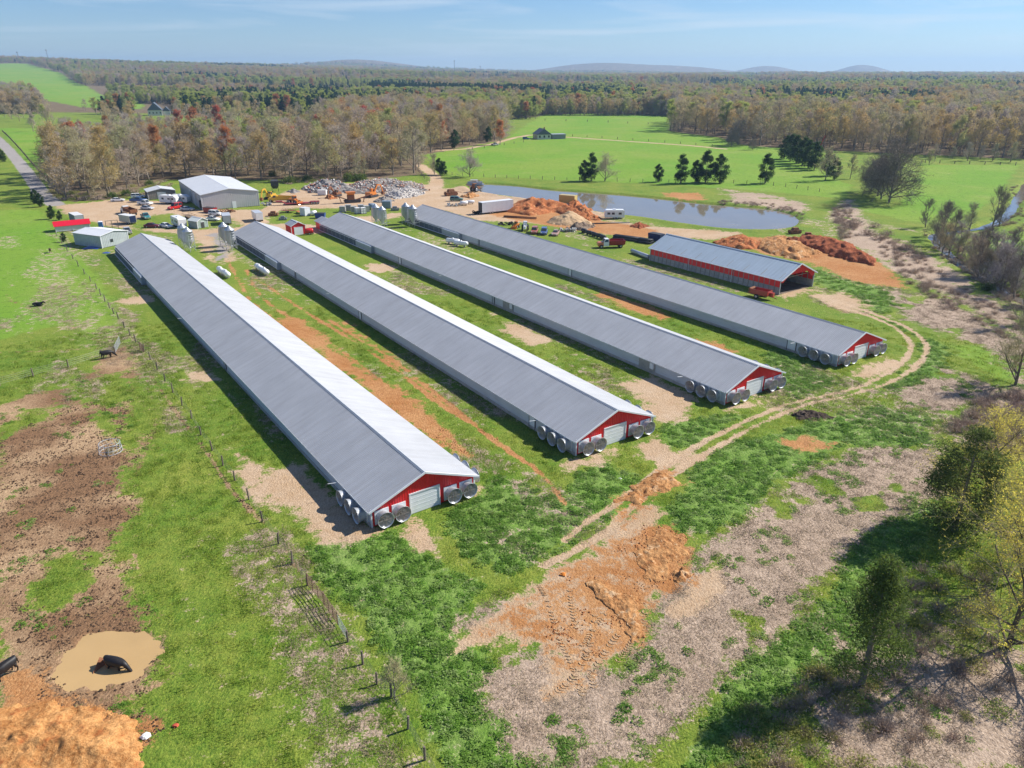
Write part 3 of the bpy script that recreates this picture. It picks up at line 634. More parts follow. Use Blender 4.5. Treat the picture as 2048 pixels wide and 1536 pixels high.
band('young_wood', (690, 205), (960, 205), 70, 300, ['lime0', 'lime0', 'bare0'], .8, 1.1, 'thin yellow-green belt of young trees before the pines', 14)
band('hedge_wood', (1075, 231), (1330, 232), 30, 110, ['bare0', 'bare2', 'bare3', 'lime0', 'bud0'], .5, .85, 'bare hedge trees along the top of the far pasture', 15)

gx_, gy_ = spread_pts(900, -460, -60, 480, 1000, 17., lambda x, y: (np.abs(x/y) < .8) & ~(poly_sd(x, y, WL, 5.) < 4) & ~in_any(x, y, MEADOW+[CLEAR[1]]) & (x/y > -.52) & (fbm(x, y, 90, 201) > .38))
scatter('house_grove', gx_, gy_, height(gx_, gy_), rng.uniform(.5, .85, len(gx_)), rng.choice(7, len(gx_)), [joined(k) for k in ['bare0', 'bare1', 'bare2', 'bud0', 'cedar0', 'lime0', 'bare3']], 'loose grove of bare trees around the far house', 'grove', 16)
# ---- trees one can single out
def T_(kd, u, v, s, label, **k):
    p = S(u, v); return tree(kd, p.x, p.y, s, label, **k)
T_('cedar0', 1168, 362, .72, 'dark cedar left of the round bare tree on the pond bank', name='cedar_tree')
T_('cedar1', 1182, 362, .82, 'olive cedar touching the round bare tree on the pond bank', name='cedar_tree', sz=1.15)
T_('round0', 1210, 362, .92, 'round-headed bare tree on the far pond bank', name='bare_tree')
T_('cedar0', 1316, 364, .62, 'small lone cedar leftmost of the pasture row behind the pond', name='cedar_tree')
T_('cedar1', 1361, 367, .95, 'broad cedar second from left in the row behind the pond', name='cedar_tree')
T_('cedar0', 1392, 366, .78, 'slim cedar third from left in the row behind the pond', name='cedar_tree')
T_('cedar1', 1411, 365, 1.06, 'tallest cedar in the middle of the row behind the pond', name='cedar_tree')
T_('cedar0', 1439, 366, .98, 'cedar right of the tallest one in the row behind the pond', name='cedar_tree')
T_('cedar1', 1530, 367, .98, 'cedar standing alone at the right end of the pond row', name='cedar_tree')
T_('cedar0', 880, 350, .62, 'small dark cedar beside the track at the pasture corner', name='cedar_tree')
T_('cedar1', 889, 351, .5, 'shorter cedar beside the small bare tree at the pasture corner', name='cedar_tree')
T_('creek1', 869, 349, .95, 'thin bare tree next to the cedars at the pasture corner', name='bare_tree')
T_('round0', 940, 354, .98, 'spreading bare tree at the head of the pond', name='bare_tree')
for k, (u, v, s) in enumerate([(1568,318,1.0),(1580,322,1.1),(1592,327,1.15),(1604,331,1.1),(1616,336,1.1),(1628,340,1.05)]):
    T_('cedar%d' % (k % 2), u, v, s, 'dark cedar, '+('first', 'second', 'third', 'fourth', 'fifth', 'sixth', 'seventh')[k]+' from the back, in the close slanting row right of the pasture', group='cedars of the close slanting row', name='cedar_tree')
for k, (u, v, s) in enumerate([(1655,352,.9),(1668,360,.75)]):
    T_('cedar%d' % k, u, v, s, ('cedar with bare trees around it right of the pasture', 'lower cedar right of the slanting cedar row')[k], name='cedar_tree')
T_('bare2', 1650, 362, .62, 'grey bare tree among cedars left of the great bare tree', name='bare_tree')
T_('bare0', 1700, 358, .5, 'small bare tree just left of the great bare tree', name='bare_tree')
T_('dark0', 1778, 405, .92, 'great spreading bare tree on the grass right of the pond', name='bare_tree')
for k, (u, v, s) in enumerate([(1755,392,.6),(1762,398,.65),(1742,385,.55)]): T_('dark0', u, v, s, ('left', 'middle', 'right')[(k+1) % 3]+' one of three dark bare trees crowding behind the great spreading one', group='bare trees behind the great tree', name='bare_tree')
for k, (u, v, s) in enumerate([(1476,290,.8),(1462,293,.5),(1505,300,.35)]): T_('dark0', u, v, s*.8, ('tallest bare tree', 'smaller left bare tree', 'lowest right bare tree')[k]+' where the pasture lane meets the right-hand wood', group='bare trees by the lane end', name='bare_tree')
for k, (u, v, s) in enumerate([(1858,330,.6),(1870,318,.6),(1935,322,.75),(1985,322,.7),(2020,325,.8),(1905,318,.5),(1960,320,.6)]): T_('creek1', u, v, s*1.3, ('leftmost', 'second from left', 'fourth from left', 'sixth from left', 'rightmost', 'third from left', 'fifth from left')[k]+' low bare tree along the back fence of right pasture', group='low bare trees on the back fence', name='bare_tree')
for k, (u, v, s) in enumerate([(1880,492,1.05),(1868,480,.9),(1900,500,.95),(1885,470,.8),(1940,455,.85),(1985,455,1.0),(1998,452,.8),(1915,505,.85),(1962,548,1.0),(1950,540,.85),(1990,565,.95),(2010,568,1.05),(2028,590,.9),(1975,556,.8),(2040,650,.8),(1850,455,.7),(2046,560,.9)]):
    T_(('creek0', 'creek1')[k % 3 == 1], u, v, s, 'dark bare tree growing on the bank of the creek', group='bare creek bank trees', name='bare_tree')
T_('creek1', 2030, 770, 1.15, 'pale budding willow-like tree in the rough grass at right edge', name='bare_tree')
for k, (u, v) in enumerate([(1700,455),(1690,462),(1712,450),(1735,470),(1760,478),(1790,486),(1815,500),(1840,512),(1775,470),(1750,455)]):
    p = S(u, v); tree('brush0', p.x, p.y, rt.uniform(.8, 1.4), 'dry leafless thicket bush on the slope beside the creek', 'bush', 'dry thicket bushes by the creek', 'bush')
p = S(1975, 580); tree('shrub0', p.x, p.y, .62, 'dark green round bush on the brown slope by creek', 'bush', None, 'bush')
# individual colours in the left wood
for kd, u, v, s, lab in [('orange0',462,352,1.05,'rust-orange maple standing behind the metal workshop'),('red0',640,300,.95,'crimson maple among grey trees above the rubble heap'),('red0',755,322,.7,'small salmon-red maple at the wood edge above rubble'),
    ('red0',365,290,.95,'bright red maple in the left wood below the far house'),('red0',440,278,1.0,'dark red maple right of the far house'),('orange0',395,285,1.0,'orange maple between two red maples near the far house'),('orange0',318,330,.9,'pale orange tree in the middle of the left wood'),
    ('lime0',415,345,1.15,'tall pale yellow-green tree rising above the workshop'),('orange0',155,330,.95,'golden-orange crown at the left of the wood'),('orange0',772,270,.9,'golden-orange crown at the back of the wood, centre'),('red0',785,272,.7,'small red crown behind the golden one, centre'),('orange0',1000,290,.75,'orange-tan tree at the right tip of the left wood'),
    ('lime0',685,238,1.,'pale lime crown far back in the left wood'),('lime0',1478,270,1.15,'lime-green tree standing above the right-hand wood'),('lime0',95,252,.8,'pale lime tree on the left meadow edge')]:
    T_(kd, u, v, s, lab, name='maple_tree' if kd[0] in 'ro' else 'tree')
for k, (u, v, s) in enumerate([(68,268,.75),(40,245,.7),(102,258,.7),(25,240,.65),(55,232,.6),(85,238,.7),(10,236,.6),(172,222,.55),(48,238,.7)]): T_('bare%d' % (k % 4), u, v, s, 'bare tree standing in the green field beside the lane', group='scattered trees in the lane field', name='bare_tree')
for u, v, s, lab in [(700,362,1.35,'big dark green holly bush beside the rubble heaps'),(722,362,1.2,'fresh green bush right of the dark holly'),(580,366,1.1,'dark shrub at the wood edge behind the black hopper'),(615,362,.95,'low shrub at wood edge left of the rubble'),(255,392,.9,'green shrub at the wood edge by the parked cars'),(225,396,.8,'yellow-green shrub behind the white sedan'),(300,372,.85,'dark round shrub left of the workshop annex'),(545,352,.8,'shrub behind the workshop right corner')]:
    p = S(u, v); tree('shrub0', p.x, p.y, s, lab, 'bush', None, 'bush')
for u, v, s, lab in [(72,408,.42,'taller dark cedar bush beside the lane'),(82,414,.40,'middle cedar bush beside the lane'),(104,438,.36,'small cedar bush beside the grey container'),(8,330,.55,'cedar bush at the left edge of the lane field'),(120,440,.25,'tiny cedar bush nearest the red-roofed shelter'),(128,484,.22,'small dark bush on the pasture fence line')]:
    T_('cedar0', u, v, s, lab, name='cedar_bush')
# near right corner
KB = gen_bare(200, 13, 6.2, up=.22, limbs=15, sub=(7, 6), clear=.15, twigs=5, tl=.8, tw=.012, bud=3, bs=.13)
kind('near_bud', KB, tree_mat('near_bark', [(.14, .11, .08), (.17, .14, .10)]), [tree_mat('near_twigs', [(.42, .35, .2), (.38, .32, .19)]), YELLOWBUDS])
kind('near_cedar', gen_conifer(210, 12.5, 3.6, 14000, .18, .16, 'cone', 80), BARK, tree_mat('near_cedar_needles', [(.09, .135, .038), (.115, .165, .046)], trans=True))
kind('near_dark', gen_conifer(212, 12, 4.0, 20000, .19, .04, 'oval', 60), BARK, tree_mat('near_dark_needles', [(.10, .14, .045), (.13, .16, .05)], trans=True))
tree('near_cedar', S(1722, 1372).x, S(1722, 1372).y, .96, 'loose dark cedar with visible trunk in the bottom right foreground', name='cedar_tree', rz=1.0)
tree('near_dark', S(1908, 1062).x, S(1908, 1062).y, 1.0, 'dense dark evergreen at right edge behind the yellow budding trees', name='cedar_tree', rz=2.)
tree('near_bud', 41.0, 48.0, .95, 'big yellow-budding tree filling the bottom right corner', name='budding_tree', rz=.4)
tree('near_bud', 48.5, 57.0, .95, 'yellow-budding tree behind the corner one at right edge', name='budding_tree', rz=2.4)
tree('near_bud', 50.5, 68.0, .8, 'smaller yellow-budding tree furthest back at the right edge', name='budding_tree', rz=4.)
p = S(790, 1395); tree('creek1', p.x, p.y, .36, 'pale leafless sapling standing on the near fence line', name='sapling', rz=1.)
# ------------------------------------------------------------------ the four long poultry houses
def metal_sheet(name, col, var=.10, rough=.42, metal=.0, streak=(.05, 2.2, 1), spec=.5, rust=None):
    t = NT(name); nz = t.noise(1., 5, .6, t.map(streak)); n2 = t.noise(.25, 4, .6)
    f = t.math('ADD', t.math('MULTIPLY', nz, .6), t.math('MULTIPLY', n2, .4))
    c = t.mix(t.step(f, .3, .7), tuple(v*(1-var) for v in col), tuple(min(1, v*(1+var)) for v in col))
    if rust: c = t.mix(t.step(t.noise(.9, 6, .7, t.map(streak)), .55, .78), c, rust)
    t.put(t.b.inputs['Base Color'], c); t.b.inputs['Roughness'].default_value = rough; t.b.inputs['Metallic'].default_value = metal; t.b.inputs['Specular IOR Level'].default_value = spec
    MATS[name] = t.mat; return t.mat
ROOF = metal_sheet('galvanised_roof', (.355, .366, .388), .15, .52, .0, (.12, 1.5, .12), spec=.35, rust=(.29, .285, .285))
ROOF2 = metal_sheet('shed_roof_steel', (.40, .47, .52), .12, .45, .1, (.12, 1.4, .12))
REDW = metal_sheet('red_siding', (.80, .020, .026), .10, .45, 0, (3, 3, .3))
TRIM = mat('white_trim', (.72, .73, .74), .5, var=.06)
SIDING = metal_sheet('pale_siding', (.50, .53, .55), .10, .5, 0, (.4, .4, 3), rust=(.33, .31, .28))
CURB = mat('concrete_curb', (.40, .375, .34), .9, var=.2, bump=.02)
PAD = mat('cooling_pad', (.085, .105, .14), .7, var=.25, scale=3)
PADGREY = mat('pad_end_grey', (.34, .38, .42), .5, var=.1)
DOORW = mat('door_white', (.76, .78, .78), .45, var=.05)
DOORG = mat('door_grey', (.42, .44, .46), .5, var=.1)
GALV = metal_sheet('galvanised', (.52, .54, .56), .14, .36, .45, (3, 3, .6))
FANDARK = mat('fan_dark', (.05, .048, .045), .8, var=.2)
GUARD = mat('fan_guard_wire', (.42, .38, .34), .5, .3, var=.15)
BLACK = mat('black_rubber', (.022, .022, .024), .8, var=.3, scale=5)
WOOD = mat('weathered_wood', (.23, .175, .125), .9, var=.35, scale=6, bump=.01, inst=.25)
HW, EH, RH = 12.6, 2.28, 4.72
def fan_parts():
    prof = [(.70, 0), (.72, .35), (.88, 1.02), (.92, 1.04), (.92, 1.0), (.85, .98), (.69, .3), (.66, .06)]
    h = MB().lathe(prof, 20).mesh('fan_housing', GALV, True)
    p = MB().box((0, 0, -.02), (1.62, 1.62, .10)).mesh('fan_panel', TRIM)
    g = MB()
    for k in range(1, 9): r = .86*k/8.; g.lathe([(r-.016, .95), (r+.016, .95), (r+.016, .965), (r-.016, .965), (r-.016, .95)], 20)
    for k in range(8): a = k*math.pi/4; g.bar((.04*math.cos(a), .04*math.sin(a), .975), (.87*math.cos(a), .87*math.sin(a), .975), .028, .02)
    g.lathe([(.0, .985), (.1, .985), (.1, .95)], 10)
    g = g.mesh('fan_guard', GUARD)
    d = MB().lathe([(.0, .12), (.66, .12)], 20)
    for k in range(6):
        a = k*math.pi/3; c, s = math.cos(a), math.sin(a)
        d.add([(c*.1-s*.05, s*.1+c*.05, .30), (c*.1+s*.05, s*.1-c*.05, .42), (c*.62+s*.2, s*.62-c*.2, .46), (c*.62-s*.2, s*.62+c*.2, .30)], [(0, 1, 2, 3)], 1)
    return h, p, g, d.mesh('fan_blades', [FANDARK, DOORG])
FAN = fan_parts()
def fan(parent, x, y, z, rot, guard=True):         # rot: matrix that turns +Z outward
    o = mesh_obj('exhaust_fan', FAN[0], parent); o.matrix_local = Matrix.Translation((x, y, z)) @ rot
    mesh_obj('mounting_panel', FAN[1], o); mesh_obj('fan_blades', FAN[3], o)
    if guard: mesh_obj('fan_guard', FAN[2], o)
OUT_F = Matrix.Rotation(R(90), 4, 'X')              # +Z -> -Y
OUT_L = Matrix.Rotation(R(-90), 4, 'Y')             # +Z -> -X
OUT_R = Matrix.Rotation(R(90), 4, 'Y')
def ribbed_slope(L, x0, z0, x1, z1, y0, pitch=.31, hgt=.05):
    b = MB(); n = int(L/pitch); dx, dz = x1-x0, z1-z0; q = math.hypot(dx, dz); nx_, nz_ = -dz/q, dx/q
    if nz_ < 0: nx_, nz_ = -nx_, -nz_
    row0, row1 = [], []
    for k in range(n+1):
        y = y0+k*L/n
        for dy, h in ((0, 0), (.05, hgt), (.09, hgt), (.14, 0)):
            if y+dy > y0+L: continue
            row0.append((x0+nx_*h, y+dy, z0+nz_*h)); row1.append((x1+nx_*h, y+dy, z1+nz_*h))
    m = len(row0); b.v = row0+row1; b.f = [(i, i+1, m+i+1, m+i) if dx < 0 else (i+1, i, m+i, m+i+1) for i in range(m-1)]; b.m = [0]*len(b.f)
    k = len(b.v); t = .05   # underside
    b.add([(x0, y0, z0-t), (x0, y0+L, z0-t), (x1, y0+L, z1-t), (x1, y0, z1-t)], [(0, 1, 2, 3)])
    return b
def ribbed_gable(W, eh, rh, y, door=None, face=-1, pitch=.30):
    b = MB(); zt = lambda x: eh+(rh-eh)*(1-abs(x-W/2)/(W/2))
    def zb(x): return door[2]+.06 if door and door[0] < x < door[1] else .12
    xs = sorted(set([0, W/2, W]+([door[0], door[1]] if door else [])))
    for a, c in zip(xs[:-1], xs[1:]):
        m = (a+c)/2; b.prism([(a, zb(m)), (c, zb(m)), (c, zt(c)-.05), (a, zt(a)-.05)], y, y+.06)
    x = .15
    while x < W:
        if zt(x)-zb(x) > .15: b.box((x, y+face*.02, (zb(x)+zt(x)-.06)/2), (.06, .045, zt(x)-zb(x)-.08))
        x += pitch
    return b
def poultry_house(o, th, L, label, dlab, pad_end, doors=(), lap=True, annex=False, boxes=()):
    e = empty('poultry_house', (o[0], o[1], 0), -th, label, 'poultry house', 'long poultry houses side by side')
    ov = .42; k = (RH-EH)/(HW/2); ez = EH-ov*k
    ribbed_slope(L+.5, -ov, ez, HW/2, RH, -.35).build('roof_slope', ROOF, e)
    ribbed_slope(L+.5, HW+ov, ez, HW/2, RH, -.35).build('roof_slope', ROOF, e)
    c = MB(); c.prism([(HW/2-.2, RH-.03), (HW/2, RH+.1), (HW/2+.2, RH-.03), (HW/2, RH+.04)], -.4, L+.2); c.build('ridge_cap', DOORG, e)
    for s in (0, 1):
        t = MB(); xa = -ov if s == 0 else HW+ov
        t.bar((xa, -.4, ez-.02), (HW/2, -.4, RH+.04), .12, .2); t.build('rake_trim', TRIM, e)
        t = MB(); t.box((xa, L/2-.1, ez-.07), (.07, L+.45, .14)); t.build('eave_gutter', TRIM, e)
    g = ribbed_gable(HW, EH, RH, .0, (4.45, 8.15, 2.45)); g.build('gable_wall', REDW, e)
    g = ribbed_gable(HW, EH, RH, L-.06, None, 1); g.build('rear_gable_wall', SIDING, e)
    for s in (0, 1):
        x = 0 if s == 0 else HW; w = MB(); sg = -1 if s == 0 else 1
        n = 9
        for i in range(n):
            z0, z1 = .38+(EH-.42)*i/n, .38+(EH-.42)*(i+1)/n
            w.prism([(x+sg*.05, z0), (x+sg*.01, z1), (x-sg*.05, z1), (x-sg*.05, z0)], .1, L-.1)
        wo_ = w.build('side_wall', SIDING, e)
        w = MB(); w.box((x+sg*.01, L/2, .17), (.22, L-.1, .5)); w.build('concrete_curb', CURB, e)
        p = MB(); p.box((x, -.03, EH/2), (.16, .10, EH)); p.build('corner_trim', TRIM, e)
    d = MB(); d.box((6.3, -.02, 1.22), (3.5, .06, 2.36))
    for i in range(1, 5): d.box((6.3, -.055, 2.36*i/5), (3.4, .02, .03))
    dd = d.build('overhead_door', DOORW, e)
    f = MB(); f.box((4.5, -.05, 1.25), (.14, .12, 2.5)); f.box((8.1, -.05, 1.25), (.14, .12, 2.5)); f.box((6.3, -.05, 2.5), (3.74, .12, .14)); f.build('door_frame', TRIM, dd)
    for x in (1.15, 3.15, 9.45, 11.45): fan(e, x, -.10, 1.12, OUT_F)
    for y in (1.5, 3.6, 5.7): fan(e, -.12, y, 1.12, OUT_L); fan(e, HW+.12, y, 1.12, OUT_R)
    # evaporative cooling pad along the rear third of the left wall
    p0, p1 = pad_end, L-1.
    p = MB(); p.box((-.42, (p0+p1)/2, 1.05), (.62, p1-p0, 1.5)); pad = p.build('cooling_pad', PAD, e)
    p = MB(); p.prism([(-.98, 1.86), (-.2, 2.08), (-.2, 1.98), (-.98, 1.80)], p0, p0+9); p.build('pad_hood', PADGREY, pad)
    p = MB(); p.box((-.55, p0-.4, .98), (.95, .75, 1.75)); p.box((-.55, p0+4.5, 1.02), (.86, 9, 1.6)); p.build('pad_end_box', PADGREY, pad)
    p = MB(); p.tube((-.95, p0, .30), (-.95, p1, .30), .09, n=6); p.tube((-.75, p0, 1.84), (-.75, p1, 1.84), .06, n=6); p.build('water_pipe', TRIM, pad)
    i = 0; y = p0+2
    s = MB()
    while y < p1: s.box((-.745, y, 1.05), (.04, .07, 1.5)); y += 3.05
    s.build('pad_stile', PADGREY, pad)
    for y, wd, m_ in doors:
        q = MB(); q.box((-.08, y, 1.12), (.08, wd, 1.9)); dr = q.build('side_door', m_, e)
        q = MB(); q.box((-.09, y-wd/2-.06, 1.12), (.12, .09, 1.98)); q.box((-.09, y+wd/2+.06, 1.12), (.12, .09, 1.98)); q.build('door_frame', FANDARK, dr)
    for y in boxes:
        q = MB(); q.box((-.10, y+1.2, 1.15), (.05, 3.6, 2.0)); bx = q.build('grey_panel', mat('panel_taupe', (.33, .32, .29), .8), e)
        q = MB(); q.box((-.22, y, 1.35), (.2, .8, .95)); q.build('control_box', TRIM, bx)
    q = MB(); q.tube((-.05, 7.6, 1.9), (-1.5, 7.9, 2.0), .035, n=5); q.tube((-.05, L*.52, 1.9), (-1.3, L*.52, 2.0), .035, n=5); q.build('vent_stub', TRIM, e)
    if annex:
        q = MB(); q.box((2.4, L+2.2, 1.05), (4.6, 4.4, 2.1)); an = q.build('control_room', REDW, e)
        q = MB(); q.prism([(-.3, 2.12), (2.4, 3.25), (5.1, 2.12), (5.1, 2.04), (-.3, 2.04)], L-.1, L+4.8); q.build('control_room_roof', ROOF, an)
    # inside: the door end is closed, a plain floor and dark interior are not seen
    return e
HP = [((-14.62, 65.5), -.6105, 154.6), ((7.92, 81.34), -.5945, 154.6), ((30.43, 96.61), -.6055, 154.6), ((52.45, 111.47), -.599, 153.2)]
poultry_house(*HP[0], 'nearest and leftmost long poultry house with grey roof and red gable', '', 118, [(54, 1.0, DOORG)])
poultry_house(*HP[1], 'second long poultry house from the left with grey roof and red gable', '', 114, [(66, 1.0, DOORW), (9.2, 1.2, DOORW), (103, .5, DOORG)])
poultry_house(*HP[2], 'third long poultry house from the left with a rear control room', '', 117.7, [(60, .7, DOORG), (102, 1.2, DOORW)], annex=True, boxes=(14.5, 53.5))
poultry_house(*HP[3], 'rightmost and farthest long poultry house beside the red open shed', '', 119, [(8.6, 1.6, DOORW), (69, 1.1, DOORW), (109, .4, DOORG)])

# ------------------------------------------------------------------ feed bins
def feed_bin_meshes():
    B = MB(); B.lathe([(.28, 1.25), (1.28, 2.75), (1.3, 2.8), (1.3, 5.35), (1.34, 5.36), (1.34, 5.42), (.36, 6.2), (.36, 6.32)], 20)
    for k in range(1, 4): z = 2.8+.64*k; B.lathe([(1.3, z-.03), (1.335, z), (1.3, z+.03)], 20)
    Lg = []; Bc = MB()
    for k in range(4):
        a = k*math.pi/2+.4; c, s = 1.36*math.cos(a), 1.36*math.sin(a)
        Lg.append(MB().bar((c, s, 0), (c, s, 4.6), .1).mesh('bin_leg', GALV)); a2 = a+math.pi/2; c2, s2 = 1.36*math.cos(a2), 1.36*math.sin(a2)
        Bc.bar((c, s, .3), (c2, s2, 2.2), .045); Bc.bar((c, s, 1.3), (c2, s2, 1.3), .05)
    Ld = MB()
    for s in (-.2, .2): Ld.bar((s, -1.42, .6), (s, -1.42, 5.4), .045)
    for k in range(12): Ld.bar((-.2, -1.42, .9+k*.38), (.2, -1.42, .9+k*.38), .035)
    Ld.bar((0, -1.42, 5.4), (0, -.4, 6.25), .045)
    lid = MB().lathe([(.42, 6.3), (.42, 6.38), (.0, 6.52)], 14)
    au = MB().tube((0, 0, 1.3), (.2, -.2, .9), .25, .2, 8).tube((.2, -.2, .95), (2.6, -2.2, 1.9), .09, n=6)
    return [('bin_hull', B.mesh('bin_hull', GALV, True)), ('braces', Bc.mesh('bin_braces', GALV)), ('ladder', Ld.mesh('bin_ladder', GALV)), ('lid', lid.mesh('bin_lid', GALV, True)), ('auger', au.mesh('bin_auger', GALV))]+[('leg', m_) for m_ in Lg]
FB = feed_bin_meshes()
def feed_bin(u, v, label, s=1., rz=0):
    p = S(u, v); e = empty('feed_bin', p, rz, label, 'feed bin', 'galvanised feed bins at the house ends'); e.scale = (s, s, s)
    for n, me in FB:
        mesh_obj(n, me, e)
feed_bin(371, 495, 'rear feed bin of the pair beside the nearest poultry house'); feed_bin(381, 503, 'front feed bin of the pair beside the nearest poultry house')
feed_bin(452, 492, 'rear feed bin of the pair by the second poultry house'); feed_bin(464, 500, 'front feed bin of the pair by the second poultry house')
feed_bin(753, 449, 'rear feed bin of the pair between the second and third houses', .98); feed_bin(766, 454, 'front feed bin of the pair between the second and third houses', .98)
feed_bin(813, 448, 'left feed bin of the pair at the rear of the farthest house', 1.02); feed_bin(827, 453, 'right feed bin of the pair at the rear of the farthest house', 1.02)

# ------------------------------------------------------------------ propane tanks
PWHITE = mat('tank_white', (.80, .80, .78), .3, var=.05)
def tank_meshes():
    r, L = .62, 3.6; T = MB(); prof = [(0.001, -L/2-.45), (.3, -L/2-.38), (.52, -L/2-.2), (r, -L/2), (r, L/2), (.52, L/2+.2), (.3, L/2+.38), (.001, L/2+.45)]
    T.lathe(prof, 18, 0, Matrix.Translation((0, 0, .95)) @ Matrix.Rotation(R(90), 4, 'Y'))
    d = MB().lathe([(.24, 1.5), (.24, 1.72), (.001, 1.8)], 12)
    f = lambda x: MB().box((x, 0, .25), (.22, .9, .5))
    return T.mesh('tank', PWHITE, True), d.mesh('dome', PWHITE, True), f(-1.2).mesh('saddle_a', CURB), f(1.2).mesh('saddle_b', CURB)
TK = tank_meshes()
def propane(u, v, rz, label):
    e = empty('propane_tank', S(u, v), rz, label, 'propane tank', 'white propane tanks between the houses')
    mesh_obj('tank_hull', TK[0], e); mesh_obj('valve_dome', TK[1], e); mesh_obj('saddle', TK[2], e); mesh_obj('saddle', TK[3], e)
ax_rot = math.atan2(.823, -.569)
propane(443, 548, ax_rot, 'farther white propane tank beside the nearest house'); propane(453, 554, ax_rot, 'nearer white propane tank beside the nearest house')
propane(519, 542, ax_rot, 'farther white propane tank by the second house'); propane(530, 549, ax_rot, 'nearer white propane tank by the second house')
propane(906, 488, ax_rot+.5, 'left white propane tank by the farthest house'); propane(922, 493, ax_rot+.5, 'right white propane tank by the farthest house')

# ------------------------------------------------------------------ red open litter shed
def litter_shed():
    th = -.617; L, W, eh, rh = 38.5, 11.6, 3.45, 6.05
    e = empty('open_shed', (57.2, 153.3, 0), -th, 'open red pole shed with blue-grey metal roof beside the rightmost house', 'shed')
    ov = .5; k = (rh-eh)/(W/2); ez = eh-ov*k
    ribbed_slope(L+1, -ov, ez, W/2, rh, -.5, .9, .04).build('roof_slope', ROOF2, e); ribbed_slope(L+1, W+ov, ez, W/2, rh, -.5, .9, .04).build('roof_slope', ROOF2, e)
    c = MB(); c.prism([(W/2-.3, rh-.04), (W/2, rh+.1), (W/2+.3, rh-.04), (W/2, rh+.04)], -.5, L+.5); c.build('ridge_cap', ROOF2, e)
    for s in (0, 1):
        xa = -ov if s == 0 else W+ov
        MB().bar((xa, -.53, ez), (W/2, -.53, rh+.05), .08, .24).build('rake_trim', TRIM, e)
        MB().box((xa, L/2, ez-.06), (.08, L+1, .16)).build('eave_gutter', TRIM, e)
    # gable with a clipped-corner opening
    for y in (0, L-.08):
        g = MB(); zt = lambda x: eh+(rh-eh)*(1-abs(x-W/2)/(W/2))
        op = [(.75, 2.6), (2.6, 4.0), (W-2.6, 4.0), (W-.75, 2.6)]
        xs = [0, .75, 2.6, W/2, W-2.6, W-.75, W]
        zo = lambda x: np.interp(x, [0, .74, .75, 2.6, W-2.6, W-.75, W-.74, W], [2.6, 2.6, 2.6, 4.0, 4.0, 2.6, 2.6, 2.6])
        for a, c_ in zip(xs[:-1], xs[1:]):
            m_ = (a+c_)/2
            za, zc = (float(zo(a)), float(zo(c_)))
            g.prism([(a, za), (c_, zc), (c_, zt(c_)-.06), (a, zt(a)-.06)], y, y+.08)
        x = .3
        while x < W:
            z0 = float(zo(x)); g.box((x, y-.02, (z0+zt(x)-.08)/2), (.07, .04, zt(x)-z0-.1)); x += .45
        g.build('gable_wall', REDW, e)
    for s in (0, 1):
        x = 0 if s == 0 else W; sg = -1 if s == 0 else 1
        for y0, y1 in ((.15, 12.8), (13.0, 25.6), (25.8, L-.15)):
            w = MB(); w.box((x+sg*.05, (y0+y1)/2, 2.28), (.05, y1-y0, 1.35)); n = int((y1-y0)/.45)
            for i in range(n): w.box((x+sg*.085, y0+(i+.5)*(y1-y0)/n, 2.28), (.03, .06, 1.33))
            w.build('side_band', REDW, e)
        me = MB().box((0, 0, .8), (.14, 1.28, 1.6)).mesh('concrete_panel', mat('push_wall', (.36, .35, .34), .9, var=.25, scale=2, bump=.02, inst=.12)); pm = MB().box((0, 0, eh/2-.1), (.15, .15, eh-.1)).mesh('post', mat('shed_post', (.30, .28, .25), .9, var=.2))
        nb = 28
        for i in range(nb+1):
            q = mesh_obj('post', pm, e); q.location = (x+sg*.02, .12+i*(L-.24)/nb, .0)
            if i < nb:
                q = mesh_obj('concrete_panel', me, e); q.location = (x-sg*.08, .12+(i+.5)*(L-.24)/nb, .02*(i % 3))
        for y in (0, 12.9, 25.7, L): MB().tube((x+sg*.14, y, 0), (x+sg*.14, y, ez), .06, n=6).build('downspout', TRIM, e)
    r = MB()
    for i in range(9):
        y = .6+i*(L-1.2)/8; r.bar((0, y, eh-.1), (W/2, y, rh-.2), .08, .25); r.bar((W, y, eh-.1), (W/2, y, rh-.2), .08, .25); r.bar((0, y, eh-.2), (W, y, eh-.2), .06, .15)
    r.build('rafters', WOOD, e)
    MB().box((W/2, L/2, .01), (W-.4, L-.4, .06)).build('floor_slab', mat('shed_floor', (.16, .12, .09), .95, var=.4, scale=.6, bump=.03), e)
    MB().tube((W/2, -.08, 5.2), (W/2, .02, 5.2), .14, n=10).build('gable_light', TRIM, e)
    m = MB(); rng_ = random.Random(3)
    heap_pts = 24
    e2 = None
litter_shed()
